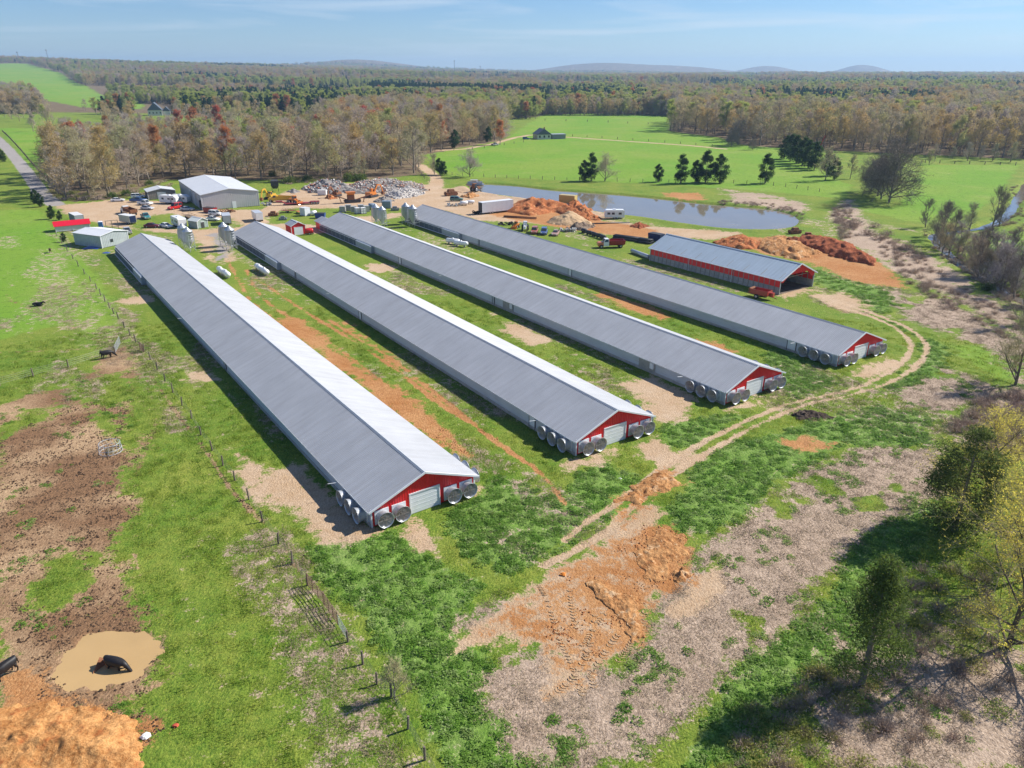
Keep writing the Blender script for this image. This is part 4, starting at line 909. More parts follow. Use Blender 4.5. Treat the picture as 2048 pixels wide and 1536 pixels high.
# ------------------------------------------------------------------ metal workshop with annex
def gable_building(name, e, W, L, eh, rh, roof_m, wall_m, pitch=.5, trim=TRIM, ov=.25):
    k = (rh-eh)/(W/2); ez = eh-ov*k
    ribbed_slope(L+2*ov, -ov, ez, W/2, rh, -ov, max(.4, pitch*1.4), .04).build('roof_slope', roof_m, e); ribbed_slope(L+2*ov, W+ov, ez, W/2, rh, -ov, max(.4, pitch*1.4), .04).build('roof_slope', roof_m, e)
    MB().prism([(W/2-.25, rh-.03), (W/2, rh+.08), (W/2+.25, rh-.03), (W/2, rh+.03)], -ov, L+ov).build('ridge_cap', trim, e)
    ribbed_gable(W, eh, rh, 0, None, -1, pitch).build('gable_wall', wall_m, e); ribbed_gable(W, eh, rh, L-.06, None, 1, pitch).build('gable_wall', wall_m, e)
    for s in (0, 1):
        x = 0 if s == 0 else W; sg = -1 if s == 0 else 1; w = MB(); w.box((x-sg*.03, L/2, eh/2+.02), (.06, L-.14, eh-.06)); n = int(L/pitch)
        for i in range(n): w.box((x+sg*.02, (i+.5)*L/n, eh/2+.02), (.045, .07, eh-.1))
        w.build('side_wall', wall_m, e)
        MB().box((x, -.02, eh/2), (.14, .1, eh)).build('corner_trim', trim, e); MB().bar((-ov if s == 0 else W+ov, -ov-.03, ez), (W/2, -ov-.03, rh+.04), .06, .18).build('rake_trim', trim, e)
SHOPW = metal_sheet('shop_siding', (.52, .51, .50), .10, .5, 0, (3, 3, .4)); SHOPR = metal_sheet('shop_roof', (.60, .61, .62), .06, .4, .1, (2, .3, 1))
e = empty('workshop', (-106.3, 257.8, 0), .55, 'large grey metal workshop with shallow pale roof before the wood', 'workshop')
gable_building('workshop', e, 19.2, 44, 5.3, 6.7, SHOPR, SHOPW, .7)
d = MB().box((10.6, -.05, 1.15), (1.3, .06, 2.3)).build('personnel_door', DOORW, e)
for y in (4.5, 13, 21): 
    d = MB().box((-.06, y, 2.1), (.06, 3.6, 4.2)).build('overhead_door', DOORG, e); MB().box((-.08, y, 4.3), (.1, 3.9, .16)).build('door_frame', TRIM, d)
MB().box((-.3, 1.4, 2.), (.5, 1.2, 2.6)).build('wall_cabinet', FANDARK, e)
MB().bar((10.2, -.1, 5.1), (9.8, -.7, 4.6), .08).build('lamp_arm', GALV, e)
e = empty('annex_shed', (-106.3-8.6+11.5*-.523-8, 257.8+17.5, 0), .55, 'low annex shed with pale roof on the left of the workshop', 'shed')
e.location = S(333, 401); e.location.x -= 7.; e.location.y += 1
gable_building('annex', e, 9.5, 9, 3., 3.9, SHOPR, mat('annex_wall', (.30, .25, .22), .8, var=.15), .6)
MB().box((4.7, -.05, 1.3), (3., .06, 2.6)).build('overhead_door', DOORG, e)
# ------------------------------------------------------------------ vehicles
GLASS = mat('dark_glass', (.03, .038, .045), .08, var=.1, spec=.6)
CHROME = mat('chrome_rim', (.55, .55, .56), .3, .6, var=.1)
LAMP = mat('headlamp', (.75, .75, .72), .2, var=.05); TAIL = mat('tail_lamp', (.45, .02, .02), .3, var=.05)
def paint(name, col, worn=None): return mat('paint_'+name, col, .28, 0, .05, 1.2, spec=.55, worn=worn)
WHT, SILV, BLUE, TEAL, MAROON, REDP = paint('white', (.78, .78, .77)), paint('silver', (.48, .50, .53)), paint('blue', (.03, .10, .28)), paint('teal', (.05, .24, .25), (.15, .12, .1)), paint('maroon', (.14, .012, .028)), paint('red', (.55, .022, .018))
YELM = paint('machine_yellow', (.62, .36, .03), (.25, .13, .05)); ORGM = paint('machine_orange', (.62, .20, .035), (.25, .11, .05)); RUST = mat('rust', (.22, .095, .045), .9, var=.4, scale=3, bump=.01)
GREYM = mat('grey_steel', (.25, .26, .27), .6, .2, var=.25); DKM = mat('dark_steel', (.045, .045, .05), .6, var=.3)
_wc = {}
def wheel(parent, x, y, r, w, side=1):
    k = (round(r, 2), round(w, 2))
    if k not in _wc:
        M_ = Matrix.Rotation(R(90), 4, 'X')
        t = MB().lathe([(r*.55, -w/2), (r*.92, -w/2), (r, -w*.32), (r, w*.32), (r*.92, w/2), (r*.55, w/2)], 16, 0, M_)
        q = MB().lathe([(.001, -w*.42), (r*.3, -w*.46), (r*.58, -w*.40), (r*.58, w*.40), (r*.3, w*.46), (.001, w*.42)], 12, 0, M_)
        _wc[k] = (t.mesh('tyre', BLACK, True), q.mesh('rim', CHROME, True))
    o = mesh_obj('wheel', _wc[k][0], parent); o.location = (x, y, r); mesh_obj('rim', _wc[k][1], o); return o
def ring(x, zb, zt, hb, ht, bev=.12):
    return [(x, -hb, zb), (x, -hb*1.02, (zb+zt)/2), (x, -ht, zt-bev*.4), (x, -ht+bev, zt), (x, ht-bev, zt), (x, ht, zt-bev*.4), (x, hb*1.02, (zb+zt)/2), (x, hb, zb)]
_vm = {}
def car(name, label, pos, rz, paint_, kind='sedan', group='vehicles parked in the yard', s=1., cat='car'):
    e = empty(name, pos, rz, label, cat, group); e.scale = (s, s, s)
    L, W, zb = {'sedan': (4.7, 1.82, .26), 'suv': (4.9, 1.95, .32), 'pickup': (5.7, 2.0, .42), 'van': (5.4, 2.0, .35)}[kind]; h = L/2
    k = (kind, paint_.name)
    if k not in _vm:
        b = MB(); w = W/2
        if kind == 'sedan':
            st = [(-h, .5, .82, .8), (-h+.15, zb, .98, .95), (-h+1.0, zb, 1.0, 1), (.9, zb, .95, 1), (h-.5, zb, .82, .97), (h-.08, zb+.05, .70, .86), (h, .4, .6, .78)]
            gh = [(-h+.55, 1.0, .80), (-h+1.15, 1.42, .62), (.15, 1.46, .62), (1.05, .95, .80)]
        elif kind in ('suv', 'van'):
            tp = 1.78 if kind == 'suv' else 2.1
            st = [(-h, .5, .95, .9), (-h+.1, zb, 1.1, .97), (1.1, zb, 1.1, 1), (h-.5, zb, 1.0, .97), (h-.06, zb+.05, .85, .88), (h, .45, .7, .8)]
            gh = [(-h+.08, 1.08, .88), (-h+.3, tp, .74), (.35, tp+.02, .74), (1.3, 1.08, .84)]
        else:
            st = [(-h, .6, 1.05, .94), (-h+.05, zb, 1.12, .98), (.1, zb, 1.12, 1), (h-.9, zb, 1.15, 1), (h-.08, zb+.05, 1.05, .94), (h, .5, .95, .9)]
            gh = [(-.75, 1.1, .9), (-.55, 1.86, .76), (.7, 1.88, .76), (1.35, 1.12, .86)]
        b.loft([ring(x, z0, z1, w*f*.97, w*f*.97) for x, z0, z1, f in st])
        b.loft([[(x, -w*f, z), (x, w*f, z), (x, w*f*.98, z-.02 if i in (1, 2) else z-.05), (x, -w*f*.98, z-.02 if i in (1, 2) else z-.05)] for i, (x, z, f) in enumerate(gh)][:0] or
               [[(gh[0][0], -w*gh[0][2], gh[0][1]-.1), (gh[0][0], w*gh[0][2], gh[0][1]-.1), (gh[3][0], w*gh[3][2], gh[3][1]-.1), (gh[3][0], -w*gh[3][2], gh[3][1]-.1)],
                [(gh[1][0], -w*gh[1][2], gh[1][1]), (gh[1][0], w*gh[1][2], gh[1][1]), (gh[2][0], w*gh[2][2], gh[2][1]), (gh[2][0], -w*gh[2][2], gh[2][1])]])
        bd = b.mesh('car_body', paint_)
        g0, g1, g2, g3 = gh
        def pane(A, B, C_, D, off):
            f = [Vector(A), Vector(B), Vector(C_), Vector(D)]; c = sum(f, Vector())/4; n = (f[1]-f[0]).cross(f[2]-f[0]).normalized()*off
            return MB().add([c+(p-c)*.86+n for p in f]+[c+(p-c)*.86 for p in f], [(0, 1, 2, 3), (4, 5, 1, 0), (5, 6, 2, 1), (6, 7, 3, 2), (7, 4, 0, 3)])
        ws = pane((g3[0], -w*g3[2], g3[1]), (g3[0], w*g3[2], g3[1]), (g2[0], w*g2[2], g2[1]), (g2[0], -w*g2[2], g2[1]), .025).mesh('windscreen', GLASS)
        rw = pane((g0[0], w*g0[2], g0[1]), (g0[0], -w*g0[2], g0[1]), (g1[0], -w*g1[2], g1[1]), (g1[0], w*g1[2], g1[1]), .025).mesh('rear_window', GLASS)
        mx0, mx1 = (g0[0]+g3[0])/2, (g1[0]+g2[0])/2; f0, f1 = (g0[2]+g3[2])/2, (g1[2]+g2[2])/2; sw = []
        for sd_ in (-1, 1):
            for (xa, xb, xc, xd, fa, fb, fc, fd, za, zb_, zc_, zd) in ((g0[0], mx0, mx1, g1[0], g0[2], f0, f1, g1[2], g0[1], g0[1], g1[1], g1[1]), (mx0, g3[0], g2[0], mx1, f0, g3[2], g2[2], f1, g3[1], g3[1], g2[1], g2[1])):
                pts = [(xa, sd_*w*fa, za), (xb, sd_*w*fb, zb_), (xc, sd_*w*fc, zc_), (xd, sd_*w*fd, zd)]
                if sd_ > 0: pts = pts[::-1]
                sw.append(pane(*pts, .025).mesh('side_window', GLASS))
        _vm[k] = (bd, ws, rw, sw)
    bd, ws, rw, sw = _vm[k]; w = W/2
    mesh_obj('car_body', bd, e); mesh_obj('windscreen', ws, e); mesh_obj('rear_window', rw, e)
    for q in sw: mesh_obj('side_window', q, e)
    r = .33 if kind == 'sedan' else .38
    for x in (-h*.58, h*.60):
        for y in (-w+.11, w-.11): wheel(e, x, y, r, .24)
    for y in (-w*.68, w*.68):
        MB().box((h-.06, y, .66 if kind == 'sedan' else .86), (.14, .34, .16)).build('headlight', LAMP, e); MB().box((-h+.02, y, .8 if kind == 'sedan' else .95), (.1, .3, .2)).build('tail_light', TAIL, e)
    if kind == 'pickup':
        MB().box((-h+1.05, 0, 1.125), (1.75, 1.55, .02)).build('bed_floor', DKM, e)
        for y in (-.85, .85): MB().box((-h+1.05, y, 1.18), (2.0, .1, .12)).build('bed_rail', paint_, e)
        MB().box((h+.04, 0, .58), (.14, 1.8, .2)).build('bumper', CHROME, e)
    return e
def CAR(name, label, u, v, a, b, pt, kind='sedan', **k): return car(name, label, S(u, v), heading(a, b), pt, kind, **k)
CAR('parked_car', 'white sedan parked at the far left of the yard', 236, 403, (215, 404), (258, 402), WHT)
CAR('parked_car', 'white sport utility car behind the blue pickup', 277, 396, (255, 397), (300, 395), WHT, 'suv')
CAR('pickup_truck', 'dark blue pickup between two white vehicles', 277, 404, (262, 404), (300, 404), BLUE, 'pickup', cat='pickup')
CAR('pickup_truck', 'white pickup parked left of the workshop annex', 291, 410, (270, 408), (312, 411), WHT, 'pickup', cat='pickup')
CAR('parked_car', 'silver sedan parked in front of the white pickup', 295, 419, (280, 418), (312, 420), SILV)
CAR('parked_car', 'silver sedan parked beside the red van', 375, 421, (358, 421), (395, 422), SILV)
CAR('van', 'bright red van near the workshop doors', 351, 418, (366, 416), (338, 421), REDP, 'van', cat='van')
CAR('pickup_truck', 'teal pickup on the grass behind the enclosed trailer', 292, 437, (285, 434), (299, 442), TEAL, 'pickup', cat='pickup')
CAR('parked_car', 'dark maroon car at the grass edge of the yard', 305, 455, (290, 455), (322, 455), MAROON)
CAR('parked_car', 'pale silver car left of the white camper', 333, 455, (322, 453), (346, 457), WHT)
CAR('parked_car', 'white sport utility car behind the silver stock trailer', 432, 431, (418, 430), (446, 432), WHT, 'suv')
CAR('parked_car', 'white car parked left of the silver stock trailer', 427, 441, (415, 440), (440, 442), WHT)
CAR('pickup_truck', 'pale pickup beside the metal shed at the left', 255, 467, (262, 474), (246, 458), SILV, 'pickup', cat='pickup')
OLDRED, OLDBLUE, OLDPINK, OLDGREEN = paint('faded_red', (.36, .12, .09), (.2, .1, .06)), paint('faded_blue', (.08, .12, .28), (.2, .16, .14)), paint('faded_pink', (.42, .26, .22), (.22, .13, .09)), paint('faded_green', (.10, .2, .15), (.2, .12, .07))
CAR('old_car', 'faded red old car, left one of three behind the farthest house', 1069, 466, (1072, 461), (1067, 470), OLDRED, 'suv', group='derelict cars behind the houses')
CAR('old_car', 'old blue car in the middle of the three derelict cars', 1088, 468, (1090, 462), (1086, 472), OLDBLUE, 'suv', group='derelict cars behind the houses')
CAR('old_car', 'pinkish old sedan, right one of the three derelict cars', 1111, 470, (1116, 465), (1107, 475), OLDPINK, 'sedan', group='derelict cars behind the houses')
CAR('old_car', 'faded green old car among junk by the pale dirt', 913, 402, (904, 402), (922, 402), OLDGREEN, 'suv', group='derelict cars behind the houses')

def camper(label, u, v, a, b, L=7., H=2.9, W=2.4, stripe=None, nose=False, name='camper_trailer'):
    e = empty(name, S(u, v), heading(a, b), label, 'camper'); M_ = WHT; h = L/2
    bd = MB()
    prof = [(-h, .55), (h-.3, .55), (h, .9), (h, H-.7 if nose else H-.35), (h-(.9 if nose else .4), H-.05), (h-1.4, H), (-h+.4, H), (-h, H-.35)]
    bd.prism(prof, -W/2, W/2); body = bd.build('camper_body', M_, e)
    for x in (-h*.55, h*.15, h*.6):
        for y in (-W/2-.015, W/2+.015): MB().box((x, y, H*.62), (.95, .03, .65)).build('window', GLASS, body)
    MB().box((h*.38, -W/2-.02, 1.45), (.7, .03, 1.75)).build('entry_door', DOORG, body)
    if stripe: MB().box((-.1, -W/2-.012, 1.05), (L*.85, .022, .22)).build('stripe', stripe, body)
    MB().box((0, 0, H+.12), (.9, .8, .25)).build('roof_unit', WHT, body)
    MB().box((0, 0, .48), (L*.96, W*.6, .16)).build('chassis', DKM, e); MB().bar((h, 0, .48), (h+1.1, 0, .48), .12).build('hitch', DKM, e)
    for x in (-.9, 0.):
        for y in (-W/2+.12, W/2-.12): wheel(e, x, y, .35, .22)
    return e
camper('white camper with rounded front by the workshop doors', 341, 407, (325, 406), (357, 408), 7.4, 3., nose=True)
camper('white camper nearest the workshop wall', 362, 406, (350, 405), (377, 406), 7., 3., nose=True)
camper('white camper on the grass strip among parked cars', 359, 453, (346, 447), (374, 460), 7.6, 3.)
camper('small white camper with blue stripe near the pond', 1228, 437, (1240, 437), (1214, 437), 6.4, 2.9, stripe=paint('stripe_blue', (.05, .12, .4)))

def box_trailer(label, u, v, a, b, L, W, H, body_m, roof_m=None, door_m=None, ribs=False, name='box_trailer', cat='trailer', wheels=True, z0=.6):
    e = empty(name, S(u, v), heading(a, b), label, cat); h = L/2
    bd = MB(); bd.box((0, 0, z0+(H-z0)/2), (L, W, H-z0))
    if ribs:
        n = int(L/.5)
        for i in range(n+1):
            for y in (-W/2-.02, W/2+.02): bd.box((-h+i*L/n, y, z0+(H-z0)/2), (.08, .05, H-z0-.08))
    body = bd.build('trailer_body', body_m, e)
    MB().box((0, 0, H+.03), (L+.06, W+.06, .07)).build('roof', roof_m or body_m, body)
    if door_m: MB().box((-h-.03, 0, z0+(H-z0)/2), (.05, W*.9, (H-z0)*.92)).build('rear_door', door_m, body)
    if wheels:
        MB().box((0, 0, z0-.1), (L, W*.55, .18)).build('chassis', DKM, e); MB().bar((h, 0, .5), (h+1.2, 0, .5), .12).build('hitch', DKM, e)
        for x in (-h*.35, -h*.35-.85):
            for y in (-W/2+.1, W/2-.1): wheel(e, x, y, .38, .24)
    else:
        for x in (-h*.8, h*.8): MB().box((x, 0, z0/2), (.3, W*.9, z0)).build('block', CURB, e)
    return e
BEIGE = paint('beige', (.48, .45, .40))
box_trailer('beige enclosed trailer with a dark open rear door on the yard grass', 257, 447, (276, 448), (240, 442), 5.6, 2.3, 2.7, BEIGE, WHT, paint('navy', (.012, .02, .07)), name='cargo_trailer')
box_trailer('silver slatted stock trailer between the shed and the houses', 454, 447, (455, 453), (449, 436), 6.4, 2.4, 2.9, GREYM, SILV, SILV, True, name='stock_trailer')
box_trailer('white horse trailer with grey roof behind the second house', 516, 441, (524, 446), (508, 434), 6., 2.3, 2.8, WHT, SILV, WHT, name='horse_trailer')
box_trailer('long white ribbed semi-trailer beside the clay heap', 992, 425, (962, 427), (1016, 421), 12.2, 2.6, 3.9, paint('trailer_white', (.70, .72, .74), (.5, .5, .5)), WHT, DKM, True, name='semi_trailer')
box_trailer('yellow shipping container standing near the pond edge', 1136, 407, (1118, 406), (1153, 409), 6.1, 2.5, 3.0, paint('container_yellow', (.56, .42, .13), (.4, .3, .15)), None, None, True, 'shipping_container', 'container', False, .12)
box_trailer('grey container behind the red-roofed shelter', 155, 444, (140, 436), (172, 452), 7., 2.5, 2.6, paint('container_grey', (.33, .35, .37), (.3, .25, .2)), WHT, None, True, 'shipping_container', 'container', False, .1)
box_trailer('blue-grey container among junk at the rear of the third house', 774, 416, (767, 416), (781, 416), 3., 2.2, 2.4, paint('steel_blue', (.22, .28, .34)), None, None, True, 'storage_box', 'container', False, .15)
box_trailer('white box body on the grass with an orange trailer', 611, 431, (605, 430), (617, 432), 2.6, 2.2, 2.6, paint('trailer_white', (.7, .72, .74)), None, None, True, 'storage_box', 'container', False, .15)
box_trailer('small white generator box before the grey rubble', 645, 390, (637, 390), (654, 390), 3.2, 1.8, 1.9, WHT, None, None, False, 'generator_box', 'generator', False, .2)

def truck(label, u, v, a, b, cab_m, bed_m, L=7.4, bed='dump', name='dump_truck', cat='truck', hood_m=None):
    e = empty(name, S(u, v), heading(a, b), label, cat); h = L/2
    c = MB(); c.loft([ring(h, .7, 1.5, .85, .8), ring(h-.3, .6, 1.62, .95, .9), ring(h-1.6, .6, 1.7, 1.0, .95)]); c.build('hood', hood_m or cab_m, e)
    c = MB(); c.loft([[(h-1.55, -1.05, .6), (h-1.55, 1.05, .6), (h-3.0, 1.05, .6), (h-3.0, -1.05, .6)], [(h-1.55, -1.05, 1.7), (h-1.55, 1.05, 1.7), (h-3.0, 1.05, 1.7), (h-3.0, -1.05, 1.7)], [(h-1.95, -.92, 2.5), (h-1.95, .92, 2.5), (h-2.95, .92, 2.5), (h-2.95, -.92, 2.5)]]); cab = c.build('cab', cab_m, e)
    MB().add([(h-1.55, -.9, 1.78), (h-1.55, .9, 1.78), (h-1.9, .82, 2.4), (h-1.9, -.82, 2.4)], [(0, 1, 2, 3)]).build('windscreen', GLASS, cab)
    for y in (-1, 1): MB().add([(h-1.75, y*1.07, 1.75), (h-2.85, y*1.07, 1.75), (h-2.8, y*.96, 2.35), (h-2.05, y*.96, 2.35)], [(0, 1, 2, 3)]).build('side_window', GLASS, cab)
    MB().box((-.2, 0, .75), (L-.6, .9, .25)).build('chassis', DKM, e)
    q = MB(); x0, x1 = -h, h-3.25
    if bed == 'dump':
        for y in (-1.15, 1.15): q.prism([(x0, 1.0), (x1, 1.0), (x1, 2.15), (x0-.15, 2.05)], y-.05, y+.05)
        q.box(((x0+x1)/2, 0, 1.0), (x1-x0, 2.3, .1)); q.box((x1, 0, 1.65), (.1, 2.3, 1.2)); q.box((x0-.03, 0, 1.5), (.08, 2.2, 1.05))
        n = 6
        for i in range(n):
            for y in (-1.22, 1.22): q.box((x0+.3+i*(x1-x0-.5)/(n-1), y, 1.55), (.09, .08, 1.1))
    else:
        q.prism([(x0, 1.1), (x1, .95), (x1+.2, 2.3), (x0-.5, 2.0)], -1.3, -1.18); q.prism([(x0, 1.1), (x1, .95), (x1+.2, 2.3), (x0-.5, 2.0)], 1.18, 1.3)
        q.add([(x0-.5, -1.2, 1.45), (x1, -1.2, 1.0), (x1, 1.2, 1.0), (x0-.5, 1.2, 1.45)], [(0, 1, 2, 3), (3, 2, 1, 0)]); q.box((x1+.1, 0, 1.7), (.12, 2.4, 1.4)); q.box((x1+.7, 0, 2.36), (1.4, 2.4, .08))
    q.build('dump_bed', bed_m, e)
    for x in (h-.95, -h+1.1): 
        for y in (-.98, .98): wheel(e, x, y, .5, .32)
    for y in (-.7, .7): MB().box((h+.01, y, 1.15), (.06, .25, .2)).build('headlight', LAMP, e)
    return e
truck('old red dump truck with white cab on the grass behind the farthest house', 1221, 495, (1243, 496), (1203, 497), WHT, paint('dump_red', (.33, .02, .018), (.2, .05, .03)), hood_m=paint('hood_orange', (.55, .16, .05)))
truck('yellow haul truck parked right of the workshop', 561, 404, (585, 404), (538, 404), YELM, YELM, 8.4, 'haul', 'haul_truck')
truck('white truck cab with a rusty stake body at the yard left', 258, 428, (280, 436), (235, 422), WHT, RUST, 9.4, 'dump', 'stake_truck')

def excavator(label, u, v, rz, m, s=1.):
    e = empty('excavator', S(u, v), rz, label, 'excavator'); e.scale = (s, s, s)
    for y in (-1.1, 1.1):
        t = MB(); t.prism([(-1.8, .1), (1.8, .1), (2.05, .45), (1.8, .8), (-1.8, .8), (-2.05, .45)], y-.28, y+.28); t.build('track', DKM, e)
    b = MB(); b.box((-.5, 0, 1.35), (3.2, 2.5, .9), taper=.94); b.tube((0, 0, .8), (0, 0, 1.0), .7, n=12); body = b.build('machine_body', m, e)
    c = MB(); c.loft([[(.2, .15, 1.0), (1.5, .15, 1.0), (1.5, 1.2, 1.0), (.2, 1.2, 1.0)], [(.2, .15, 1.9), (1.6, .15, 1.9), (1.6, 1.2, 1.9), (.2, 1.2, 1.9)], [(.3, .2, 2.8), (1.2, .2, 2.8), (1.2, 1.15, 2.8), (.3, 1.15, 2.8)]]); cab = c.build('cab', m, e)
    MB().box((.85, 1.21, 2.2), (.9, .04, .9)).build('side_window', GLASS, cab); MB().box((1.45, .68, 2.25), (.05, .85, .9)).build('windscreen', GLASS, cab)
    a = MB(); a.bar((.9, -.3, 1.5), (2.6, -.3, 3.9), .45, .5); a.bar((2.6, -.3, 3.9), (4.4, -.3, 3.6), .4, .42); a.build('boom', m, e)
    MB().bar((4.3, -.3, 3.8), (5.3, -.3, 1.3), .32, .36).build('stick', m, e)
    MB().prism([(5.1, 1.3), (5.6, 1.2), (5.9, .5), (5.3, .15), (4.8, .5)], -.8, .2).build('bucket', RUST, e); return e
excavator('yellow excavator with raised boom behind the haul truck', 541, 398, heading((552, 397), (535, 402)), YELM, 1.05)
excavator('orange excavator working at the foot of the white rubble', 744, 394, heading((735, 394), (756, 390)), ORGM, 1.1)
excavator('rusty excavator beside the grey rubble mound', 673, 393, heading((680, 392), (664, 396)), RUST, .95)
def loader(label, u, v, rz, m, s=1., name='wheel_loader'):
    e = empty(name, S(u, v), rz, label, 'loader'); e.scale = (s, s, s)
    b = MB(); b.box((-1.2, 0, 1.4), (2.4, 1.5, 1.0)); b.box((.7, 0, 1.1), (1.6, 1.1, .8)); b.build('machine_body', m, e)
    c = MB().box((-.1, 0, 2.3), (1.3, 1.3, 1.4), taper=.9).build('cab', m, e); MB().box((.56, 0, 2.4), (.06, 1.0, .8)).build('windscreen', GLASS, c)
    for y in (-.67, .67): MB().box((-.1, y, 2.4), (.9, .05, .7)).build('side_window', GLASS, c)
    for x in (-1.4, 1.2):
        for y in (-1.0, 1.0): wheel(e, x, y, .72, .5)
    a = MB()
    for y in (-.5, .5): a.bar((.6, y, 1.7), (2.6, y, .7), .16, .3)
    a.build('lift_arms', m, e); MB().prism([(2.5, .2), (3.5, .15), (3.4, .3), (2.7, .35), (2.8, 1.1), (2.5, 1.1)], -1.3, 1.3).build('bucket', m, e); return e
loader('orange wheel loader right of the yellow haul truck', 590, 408, heading((580, 406), (602, 409)), ORGM)
loader('orange skid loader at left of the derelict cars', 1032, 456, heading((1040, 452), (1024, 460)), ORGM, .7, 'skid_loader')
def tractor(label, u, v, rz, m, s=1., name='tractor'):
    e = empty(name, S(u, v), rz, label, 'tractor'); e.scale = (s, s, s)
    MB().box((.9, 0, 1.15), (1.9, .7, .8), taper=.9).build('hood', m, e); c = MB().box((-.7, 0, 1.9), (1.3, 1.2, 1.5), taper=.85).build('cab', m, e)
    for y in (-.6, .6): MB().box((-.7, y, 2.05), (.9, .05, .9)).build('side_window', GLASS, c)
    MB().tube((1.2, .2, 1.5), (1.2, .2, 2.4), .05, n=6).build('exhaust_pipe', DKM, e)
    for y in (-.85, .85): wheel(e, -.8, y, .85, .45); wheel(e, 1.4, y*.9, .5, .3)
    return e
tractor('white tractor parked beside the derelict cars', 1050, 461, heading((1052, 454), (1047, 466)), WHT, 1.0)
tractor('rust-brown tractor at the head of the pond', 952, 384, heading((940, 386), (962, 382)), RUST, 1.3)
def spreader(label, u, v, a, b, m):
    e = empty('manure_spreader', S(u, v), heading(a, b), label, 'spreader')
    q = MB()
    for y in (-1, 1): q.prism([(-2, .9), (1.8, .9), (2.0, 1.9), (-2.1, 1.9)], y*1.05-.04, y*1.05+.04)
    q.box((-.1, 0, .9), (3.8, 2.1, .08)); q.box((1.9, 0, 1.4), (.08, 2.1, 1.0)); q.build('hopper', m, e)
    for x in (-2.2,): MB().tube((x, -1., 1.1), (x, 1., 1.1), .3, n=8).tube((x, -1., 1.7), (x, 1., 1.7), .3, n=8).build('beater', RUST, e)
    MB().bar((1.9, 0, .8), (3.6, 0, .55), .14).build('drawbar', RUST, e); MB().box((2.3, .3, 1.1), (.8, .8, .9)).build('gear_box', m, e)
    for y in (-1.25, 1.25): wheel(e, -.4, y, .5, .35)
spreader('faded red manure spreader at the near end of the open shed', 1521, 596, (1504, 592), (1540, 600), paint('spreader_red', (.36, .045, .035), (.25, .10, .06)))
def lowboy():
    a, b_ = (560, 410), (640, 407); e = empty('lowboy_trailer', S(600, 409), heading(a, b_), 'long red lowboy trailer lying across the yard', 'trailer')
    m = paint('lowboy_red', (.30, .035, .045), (.2, .08, .05)); q = MB()
    q.box((-.5, 0, .55), (9, 2.5, .25)); q.bar((-5, 0, .6), (-6.2, 0, 1.3), 1.6, .25); q.box((-7.2, 0, 1.35), (2.2, 1.4, .3)); q.box((5.2, 0, .9), (3.4, 2.4, .25)); q.build('deck', m, e)
    for x in (4.1, 5.2, 6.3):
        for y in (-1, 1): wheel(e, x, y, .5, .45)
lowboy()
def crusher():
    e = empty('rock_crusher', S(705, 405), heading((690, 406), (722, 404)), 'dark tracked rock crusher with orange conveyors in the yard', 'crusher')
    MB().box((0, 0, .8), (6, 2.2, .5)).build('chassis', DKM, e); MB().box((-.5, 0, 1.9), (2.4, 2.0, 1.7)).build('crusher_box', RUST, e)
    MB().loft([[(-1.6, -.7, 2.7), (.6, -.7, 2.7), (.6, .7, 2.7), (-1.6, .7, 2.7)], [(-2.2, -1.4, 3.9), (1.2, -1.4, 3.9), (1.2, 1.4, 3.9), (-2.2, 1.4, 3.9)]]).build('hopper', ORGM, e)
    for s, z in ((-1, 3.3), (1, 2.6)):
        q = MB(); q.bar((s*1.5, 0, 1.0), (s*7.5, 0, z), .9, .25); q.bar((s*4, -.4, 0), (s*4.6, -.4, 2), .12); q.bar((s*4, .4, 0), (s*4.6, .4, 2), .12); q.build('conveyor', RUST, e)
    for y in (-1, 1): MB().prism([(-2.6, .0), (2.6, .0), (2.9, .4), (2.6, .8), (-2.6, .8), (-2.9, .4)], y-.25, y+.25).build('track', DKM, e)
crusher()
def flat_trailer(label, u, v, a, b_, L, m, name='flat_trailer', rails=True):
    e = empty(name, S(u, v), heading(a, b_), label, 'trailer'); q = MB(); n = int(L/.3)
    for i in range(n): MB().box((-L/2+(i+.5)*L/n, 0, .72), (L/n*.9, 2.1, .07)).build('deck_plank', m, e)
    q.bar((-L/2, -.7, .62), (L/2, -.7, .62), .12); q.bar((-L/2, .7, .62), (L/2, .7, .62), .12); q.bar((L/2, 0, .6), (L/2+1.3, 0, .5), .12); q.build('frame', DKM, e)
    if rails:
        for y in (-1.05, 1.05):
            r = MB(); r.bar((-L/2, y, 1.3), (L/2, y, 1.3), .06)
            for i in range(6): x = -L/2+i*L/5; r.bar((x, y, .7), (x, y, 1.3), .06)
            r.build('side_rail', RUST, e)
    for y in (-1.1, 1.1): wheel(e, -.3, y, .36, .22)
flat_trailer('small rusty flat trailer on the grass right of the workshop', 577, 425, (566, 425), (590, 425), 4.2, RUST)
flat_trailer('orange equipment trailer left of the white box body', 601, 427, (594, 424), (610, 430), 3.6, ORGM, rails=False)
flat_trailer('brown scrap flat trailer left of the green shed', 379, 436, (366, 432), (392, 440), 6., WOOD)
